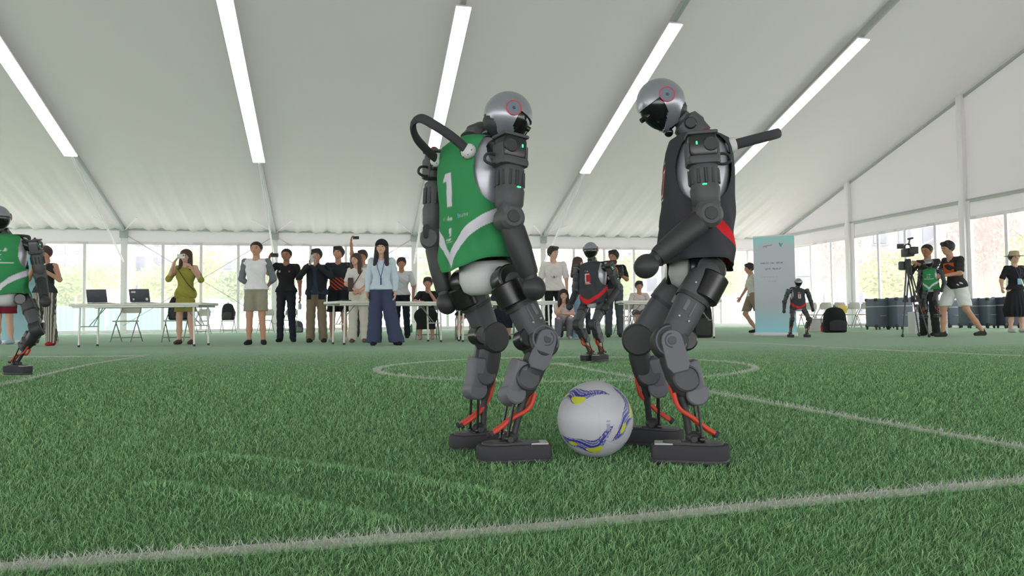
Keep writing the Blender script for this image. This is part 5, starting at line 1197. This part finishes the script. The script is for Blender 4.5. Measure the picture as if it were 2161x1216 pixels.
def make_chair(label, c=(0, 0, 0)):
    c = Vector(c); t = thing('folding_chair', label, 'chair', c, None)
    X, Y = Vector((1, 0, 0)), Vector((0, 1, 0))   # the back is toward +Y... seat faces -Y
    def q(x, y, z): return c+X*x+Y*y+ZU*z
    R_ = []
    mb = MB(); secs = []
    mb.prism([(-.20, -.19), (-.17, -.215), (.17, -.215), (.20, -.19), (.21, .10), (.18, .19), (-.18, .19), (-.21, .10)], q(0, 0, .445), X, Y, ZU, .030, .006); mb.build('seat', M_plas, t)
    mb = MB(); rows = []
    for z in (.62, .64, .74, .82, .85):
        w_ = .20 if z < .8 else .17; rows.append((q(0, .235+.05*(z-.6), z), X, Y, w_, .014, 4))
    rr = []
    for cc, _, _, w_, th, _ in rows:
        rr.append([cc+X*w_*a+Y*(.035*(1-a*a)+s_*th) for s_, al in ((-1, (-1, -.6, -.2, .2, .6, 1)), (1, (1, .6, .2, -.2, -.6, -1))) for a in al])
    mb.rings(rr); mb.build('backrest', M_plas, t)
    for s_ in (-1, 1):
        mb = MB(); mb.tube([q(s_*.215, -.24, .0), q(s_*.215, .02, .45), q(s_*.205, .20, .66), q(s_*.20, .23, .80)], .012, 8, 3); mb.build('front_leg', M_gst, t)
        mb = MB(); mb.tube([q(s_*.225, .27, .0), q(s_*.225, .0, .43)], .012, 8, 1); mb.build('rear_leg', M_gst, t)
    mb = MB(); mb.tube([q(-.215, -.18, .10), q(.215, -.18, .10)], .009, 8, 1); mb.tube([q(-.225, .22, .09), q(.225, .22, .09)], .009, 8, 1); mb.build('stretcher', M_gst, t)
    return t
ch0 = make_chair('beige folding chair behind the left table, under the laptops')
spots = [(266, 722, 0, 'beige folding chair behind the left table, under the laptops', None),
 (372, 722, 6, 'beige folding chair with the black backpack, right end of the left table', None),
 (425, 706, 0, 'small folding chair just right of the left table, further back', None),
 (481, 703, 4, 'folding chair with a black bag on it, left of the man in khaki shorts', None),
 (560, 703, -6, 'folding chair seen between the khaki-shorts man and the black-polo man', None),
 (612, 703, 3, 'folding chair behind the black-polo man', None),
 (764, 710, 0, 'folding chair behind the middle table near the cream trousers', None),
 (902, 716, 178, 'folding chair under the seated woman in black', None), (985, 717, 180, 'folding chair under the seated person behind the green-bib robot', None), (1062, 716, 180, 'folding chair under the seated person in navy', None),
 (1350, 706, 180, 'folding chair under the seated man in a pale T-shirt', None), (1322, 705, 20, 'folding chair left of the table behind the black-bib robot', None)]
first = True
for px, py, a, lb, g in spots:
    p = G(px, py); a = math.radians(a)
    if abs(a) > 3: p = p+Vector((0, .0, 0)); a = 0.0 
    if first: ch0.location = p; ch0.rotation_euler = (0, 0, a); ch0['label'] = lb; first = False
    else: copy_thing(ch0, p, lb, a)
row = ['leftmost chair of the far right row, by the small robot', 'second chair of the far right row', 'tan-backed chair in the far right row with a yellow sheet', 'fourth chair of the far right row', 'fifth chair of the far right row', 'last chair of the far right row, beside the grey cases']
for i, lb in enumerate(row):
    p = T(22.3, 14.9+i*.53, 0); copy_thing(ch0, p, lb, TA+math.radians(180 if i % 2 else 174))
# yellow sheet on the tan-backed chair
p = T(21.95, 14.9+2*.53, 0); mb = MB(); mb.box(p+ZU*.62, TV, ZU, TU, .34, .24, .012, .004); mb.box(p+ZU*.47+TU*.1, TV, TU, ZU, .3, .3, .012, .004); tag(mb.build('yellow_folder', mat('yellow_card', (226, 200, 84))), 'yellow folder leaning on a chair in the far right row', 'folder')

# laptops
M_lap = mat('dark_laptop', (58, 62, 72), rough=.45)
def laptop(px, py, ya, label, stick, tilt=.22, w_=.36):
    p = P(px, py, c1.y-.02); p.z = .74+.004; X = Matrix.Rotation(ya, 3, 'Z') @ ax; Y = Vector((-X.y, X.x, 0)); t = thing('laptop', label, 'laptop', p)
    mb = MB(); mb.box(p+ZU*.009+Y*.12, X, Y, ZU, w_, .24, .016, .004); mb.build('base', M_lap, t)
    mb = MB(); mb.box(p+ZU*.019+Y*.12, X, Y, ZU, w_*.85, .10, .003, .001); mb.build('keyboard', M_dk, t)
    up = (ZU*math.cos(tilt)-Y*math.sin(tilt)).normalized(); N_ = X.cross(up); mb = MB(); mb.box(p+up*.125+ZU*.015, X, up, N_, w_, .235, .008, .004); ld = mb.build('lid', M_lap, t)
    for i, (sx, sz, a, b_) in enumerate(stick):
        mb = MB(); mb.box(p+up*sz+X*sx-N_*.0-Y*.0052+ZU*.015, X, up, N_, a, b_, .002, .0008); tag(mb.build('sticker', mat('pale_sticker', (205, 208, 200)), ld), 'pale sticker on the laptop lid')
    return t
laptop(206, 632, 0, 'dark laptop without stickers at the left on the table', [])
laptop(296, 632, 0, 'dark laptop with pale stickers on its lid', [(-.10, .19, .08, .03), (-.11, .06, .03, .03), (.13, .06, .045, .045)])
p = P(727, 632, c2.y); p.z = .745; mb = MB(); mb.box(p+ZU*.012, ax2, Vector((-ax2.y, ax2.x, 0)), ZU, .2, .22, .02, .005); mb.box(p+ZU*.03+ax2*.02, ax2, Vector((-ax2.y, ax2.x, 0)), ZU, .16, .14, .016, .005); tag(mb.build('notebook_stack', M_lap), 'two dark notebooks on the left end of the middle table', 'notebook')

# bags
def backpack(c, w_, d_, h_, colr, label, yaw=0, strap=True):
    X = Vector((math.cos(yaw), math.sin(yaw), 0)); Y = Vector((-X.y, X.x, 0)); t = thing('backpack', label, 'bag', c); m = cloth(colr, 'bag_fabric'); m2 = cloth(tuple(int(x*1.35+8) for x in colr), 'bag_trim')
    mb = MB(); mb.loft([(c+ZU*h_*a, X, Y, w_/2*b_, d_/2*b2, 3) for a, b_, b2 in ((0, .8, .8), (.03, .96, .95), (.3, 1, 1), (.7, .92, .85), (.9, .72, .6), (.97, .5, .4), (1, .2, .2))], 24); mb.build('body', m, t)
    mb = MB(); mb.loft([(c-Y*d_*.45+ZU*h_*a, X, Y, w_/2*b_*.72, d_*.18*b_, 3) for a, b_ in ((.06, .7), (.1, 1), (.38, 1), (.46, .8), (.5, .3))], 20); mb.build('front_pocket', m2, t)
    mb = MB(); mb.tube([c+ZU*h_*.95-X*.04, c+ZU*(h_+.035), c+ZU*h_*.95+X*.04], .010, 8, 5); mb.build('handle', m2, t)
    for s_ in (-1, 1):
        mb = MB(); mb.tube([c+X*s_*w_*.25+Y*d_*.3+ZU*h_*.9, c+X*s_*w_*.42+Y*d_*.62+ZU*h_*.55, c+X*s_*w_*.40+Y*d_*.4+ZU*h_*.12], .014, 8, 5, flat=.5); mb.build('strap', m2, t)
    return t
q = G(372, 722); backpack(q+Vector((0, .18, .46)), .50, .20, .52, (46, 48, 54), 'black backpack standing on the chair right of the laptops')
q = G(481, 703); backpack(q+Vector((0, .0, .87-.40)), .46, .22, .62, (50, 52, 54), 'black bag standing on the small far chair')
backpack(G(628, 702), .40, .28, .42, (84, 86, 88), 'grey backpack on the floor behind the black-polo man', .3)
backpack(G(1762, 702), .55, .4, .62, (40, 42, 44), 'black backpack on the floor right of the small robot')
q = G(1744, 701); mb = MB(); mb.loft([(q+ZU*z, Xv, Yv, r, r*.7, 2.5) for z, r in ((0, .10), (.02, .13), (.14, .14), (.24, .10), (.28, .05))], 16); tag(mb.build('red_bag', cloth((190, 60, 80))), 'small red bag beside the black backpack', 'bag')
q = G(1484, 713); backpack(q+Vector((0, .1, 0)), .42, .30, .78, (48, 50, 50), 'tall dark backpack under the table behind the black-bib robot')
q = G(1724, 700); mb = MB(); mb.box(q+ZU*.16, Xv, Yv, ZU, .42, .3, .32, .03); mb.box(q+ZU*.33, Xv, Yv, ZU, .44, .32, .03, .01); tag(mb.build('white_carton', mat('white_card', (212, 212, 214))), 'white carton on the floor behind the small robot', 'box')

# green bottles
M_gb = mat('green_bottle', (44, 138, 92), rough=.25, coat=.3)
def bottle(p, label):
    t = thing('water_bottle', label, 'bottle', p, 'green bottles along the rear wall'); mb = MB(); mb.loft([(p+ZU*z, Xv, Yv, r, r, 2) for z, r in ((0, .034), (.01, .042), (.19, .042), (.24, .028), (.26, .016))], 16); mb.build('bottle_body', M_gb, t)
    mb = MB(); mb.cyl(p+ZU*.26, p+ZU*.285, .018, n=12, bev=.003); mb.build('lid', M_blk if False else mat('bottle_lid', (30, 90, 66)), t)
for px, py, lb in ((209, 702, 'green bottle on the turf under the left laptop'), (226, 702, 'green bottle behind the front leg of the left chair'), (614, 703, 'green bottle right of the black-polo man’s leg'), (857, 702, 'green bottle, left of the pair behind the grey-shirt man'), (868, 702, 'green bottle, right of the pair behind the grey-shirt man'), (1163, 705, 'green bottle left of the crouching woman')):
    bottle(G(px, py)+ZU*.0, lb)

# banners
def banner(c, X, w_, h_, label, paint):
    X = X.normalized(); Y = Vector((-X.y, X.x, 0)); t = thing('roll_up_banner', label, 'banner', c)
    nx, nz = 180, 400; xs = np.linspace(-w_/2, w_/2, nx); zs = np.linspace(0, h_, nz); XX, ZZ = np.meshgrid(xs, zs)
    V = np.array(c)+XX.reshape(-1, 1)*np.array(X)+(ZZ.reshape(-1, 1)+.05)*np.array([0, 0, 1.0])+(.006*np.sin(ZZ*2.2)).reshape(-1, 1)*np.array(Y)
    colr = paint(XX.ravel()/w_+.5, 1-ZZ.ravel()/h_, w_, h_); i = np.arange((nz-1)*(nx-1)); r, cc = i//(nx-1), i % (nx-1); a = r*nx+cc; F = np.stack([a, a+1, a+nx+1, a+nx], 1)
    back = V+np.array(Y)*.004; vcol_mesh('print_sheet', np.concatenate([V, back]), np.concatenate([F, F[:, ::-1]+len(V)]), np.concatenate([colr, np.tile(np.array(lin((210, 210, 212))), (len(V), 1))]), mat('banner_print', (220, 220, 225), rough=.6, attr='col'), t, c)
    mb = MB(); mb.box(c+ZU*.035, X, Y, ZU, w_+.04, .10, .07, .012); mb.build('base', M_alu, t)
    mb = MB(); mb.box(c+ZU*(h_+.055), X, Y, ZU, w_+.01, .025, .03, .006); mb.build('top_rail', M_alu, t)
    mb = MB(); mb.cyl(c+Y*.03+ZU*.05, c+Y*.03+ZU*(h_+.05), .012, n=10); mb.build('pole', M_alud, t)
    for s_ in (-1, 1):
        mb = MB(); mb.box(c+X*s_*w_*.3+ZU*.012, Y, X, ZU, .36, .03, .022, .005); mb.build('foot', M_alu, t)
    return t
def paint1(x, y, w_, h_):
    base = np.array(lin((208, 214, 224))); cy = np.array(lin((150, 240, 238))); cb = np.array(lin((166, 232, 248)))
    c = np.tile(base, (len(x), 1)); k = np.clip((.15-y-.05*np.sin(x*3.1))/.14, 0, 1)[:, None]; c = c*(1-k)+cy*k
    k = np.clip((y-.70)/.28, 0, 1)[:, None]; c = c*(1-k)+cb*k
    s, z = (x-.5)*w_, y*h_
    def put(m, col): c[:] = c*(1-m[:, None])+np.array(lin(col))*m[:, None]
    put(scrawl(s, z, (7, 4, 6), -.275, .545, .040, .007), (104, 112, 170))
    put(scrawl(s, z, (5, 7), -.19, .665, .042, .007), (104, 112, 170))
    put(scrawl(s, z, (2, 3, 2, 4, 3, 2), -.27, .845, .026, .004)*.7, (150, 158, 176))
    put(scrawl(s, z, (3, 2, 3), -.12, .935, .026, .004)*.7, (150, 158, 176))
    for pq in (((-.22, .22), (-.12, .19)), ((-.12, .19), (-.04, .185)), ((-.19, .20), (-.14, .23))): put(segmask(s, z, pq[0], pq[1], .014), (178, 128, 150))
    put(segmask(s, z, (.12, .16), (.15, .22), .03), (90, 170, 190)); put(segmask(s, z, (.15, .21), (.18, .16), .02), (90, 170, 190))
    return c
g1, g2 = G(1597, 709), G(1678, 709); bx = (g2-g1); cb = (g1+g2)/2; X_ = (bx.normalized()+Vector((0, -.12, 0))).normalized()
banner(cb, X_, .84, 2.06, 'tall pale roll-up banner with turquoise top and blue lettering', paint1)
def paint2(x, y, w_, h_):
    c = np.tile(np.array(lin((170, 214, 226))), (len(x), 1)); k = np.clip((.35-y)/.3, 0, 1)[:, None]; return c*(1-k)+np.array(lin((110, 206, 220)))*k
cb2 = G(8, 727); cb2 = Vector((cb2.x, cb2.y+.45, 0)); banner(cb2, Xv, .72, 2.12, 'turquoise roll-up banner at the left edge behind the striding robot', paint2)

# flight cases
M_case = mat('slate_case', (92, 104, 118), rough=.6, var=.05, scale=5)
def case(p, w_, d_, h_, label, yaw=0, m=None):
    X = Vector((math.cos(yaw), math.sin(yaw), 0)); Y = Vector((-X.y, X.x, 0)); t = thing('flight_case', label, 'case', p, 'grey flight cases along the right wall')
    mb = MB(); mb.box(p+ZU*(h_/2+.08), X, Y, ZU, w_, d_, h_, .035, 4); mb.build('body', m or M_case, t)
    mb = MB(); mb.box(p+ZU*(h_*.72+.08), X, Y, ZU, w_+.012, d_+.012, .03, .006); mb.build('lid_band', M_alud, t)
    for sx in (-1, 1):
        for sy in (-1, 1):
            q = p+X*sx*(w_/2-.03)+Y*sy*(d_/2-.03); mb = MB()
            for zz in (.11, h_+.05): mb.box(q+ZU*zz, X, Y, ZU, .085, .085, .085, .02)
            mb.build('corner_guard', M_blk, t)
            mb = MB(); mb.cyl(q+ZU*.038-X*.015, q+ZU*.038+X*.015, .037, n=14, bev=.004); mb.cyl(q+ZU*.05, q+ZU*.09, .012, n=8); mb.build('caster', M_blk, t)
    mb = MB(); mb.tube([p-Y*(d_/2+.01)-X*.09+ZU*h_*.5, p-Y*(d_/2+.04)-X*.07+ZU*h_*.5, p-Y*(d_/2+.04)+X*.07+ZU*h_*.5, p-Y*(d_/2+.01)+X*.09+ZU*h_*.5], .009, 8, 2); mb.build('handle', M_alud, t)
    return t
for px, py, w_, d_, h_, lb in ((1853, 696, .54, .5, .98, 'grey flight case, leftmost of the row by the right wall'), (1899, 696, .62, .5, 1.0, 'grey flight case left of the tripod'), (1875.5, 693, .2, .4, 1.0, 'dark case squeezed between the two cases left of the tripod'),
  (1958, 694, .5, .5, .78, 'grey case behind the cameraman'), (2005, 692, .6, .55, .95, 'grey case behind the carried robot'), (2046, 693, .42, .5, .98, 'grey case behind the man in white shorts'), (2084, 693, .46, .5, .98, 'grey case left of the woman in the hat'), (2124, 693, .58, .5, 1.0, 'dark case directly behind the woman in the hat')):
    case(G(px, py), w_*.82, d_, h_*.82, lb, .12, mat('dark_case', (58, 62, 78), rough=.6) if 'dark' in lb else None)
# perforated white carton
for px, lb in ((1941, 'white dotted carton under the tripod'), (1976, 'white dotted carton behind the carried robot’s legs')):
    p = G(px, 704); t = thing('dotted_carton', lb, 'box', p); mb = MB(); mb.box(p+ZU*.24, Xv, Yv, ZU, .36, .3, .48, .01); mb.build('body', mat('white_perforated', (214, 216, 216)), t)
    mb = MB()
    for i in range(8):
        for j in range(11): mb.box(p+Vector((-.15+.042*i+(.02 if j % 2 else 0), -.151, .04+.042*j)), Xv, ZU, Yv, .014, .014, .004, .003)
    tag(mb.build('dot', mat('grey_dot', (130, 134, 140)), t), kind='stuff')

# tripod with camera
p = G(1921, 711.5); p = Vector((p.x, p.y, 0)); t = thing('tripod', 'black camera tripod standing on the turf at the right', 'tripod', p); top = p+ZU*1.32
for dx, dy in ((-.22, -.15), (.12, -.42), (.30, .25)):
    f = p+Vector((dx, dy, .03)); mb = MB(); m_ = top.lerp(f, .5)
    s_ = Vector((.03, 0, 0)); mb.tube([top-s_, m_-s_*.8], .013, 8, 1); mb.tube([top+s_, m_+s_*.8], .013, 8, 1); mb.tube([m_.lerp(top, .15), f], .012, 8, 1); lg = mb.build('leg', M_gry, t)
    mb = MB(); mb.ell(f-ZU*.0, Xv, Yv, ZU, .025, .03, .03, 10, 6); mb.build('foot', M_blk, lg)
    mb = MB(); mb.box(m_, Xv, Yv, ZU, .10, .05, .05, .01); mb.build('clamp', M_blk, lg)
mb = MB(); mb.loft([(top+ZU*z, Xv, Yv, r, r, 2) for z, r in ((-.06, .05), (0, .06), (.04, .05), (.09, .06), (.14, .045))], 16); mb.build('fluid_head', M_blk, t)
mb = MB(); mb.tube([top+ZU*.08, top+Vector((.28, .12, -.12))], .010, 8, 1); mb.build('pan_bar', M_blk, t)
cc = top+ZU*.16; t = thing('video_camera', 'black rigged video camera on top of the tripod', 'camera', cc)
mb = MB(); mb.box(cc+ZU*.10, Xv, Yv, ZU, .13, .26, .15, .015); mb.build('body', M_blk, t)
mb = MB(); mb.cyl(cc+ZU*.10-Yv*.12, cc+ZU*.10-Yv*.26, .045, .052, 18, .004); mb.build('lens', M_dk, t)
mb = MB(); mb.box(cc+Vector((-.02, -.27, .12)), Xv, ZU, Yv, .15, .13, .03, .01); mb.build('matte_box', M_blk, t)
mb = MB(); mb.box(cc+Vector((-.12, .02, .22)), Xv, ZU, Yv, .13, .09, .02, .006); mb.build('monitor', M_blk, t)
mb = MB(); mb.tube([cc+Vector((0, -.1, .17)), cc+Vector((0, -.08, .25)), cc+Vector((0, .08, .25)), cc+Vector((0, .1, .17))], .012, 8, 3); mb.build('top_handle', M_blk, t)
mb = MB(); mb.tube([cc+Vector((.02, 0, .24)), cc+Vector((.04, -.02, .36))], .012, 8, 1); mb.cyl(cc+Vector((.04, -.12, .36)), cc+Vector((.04, .05, .36)), .018, n=12, bev=.003); mb.build('microphone', M_blk, t)
mb = MB(); mb.box(cc+Vector((-.05, .10, -.14)), Xv, Yv, ZU, .12, .12, .16, .02); mb.build('battery', M_gry, t)
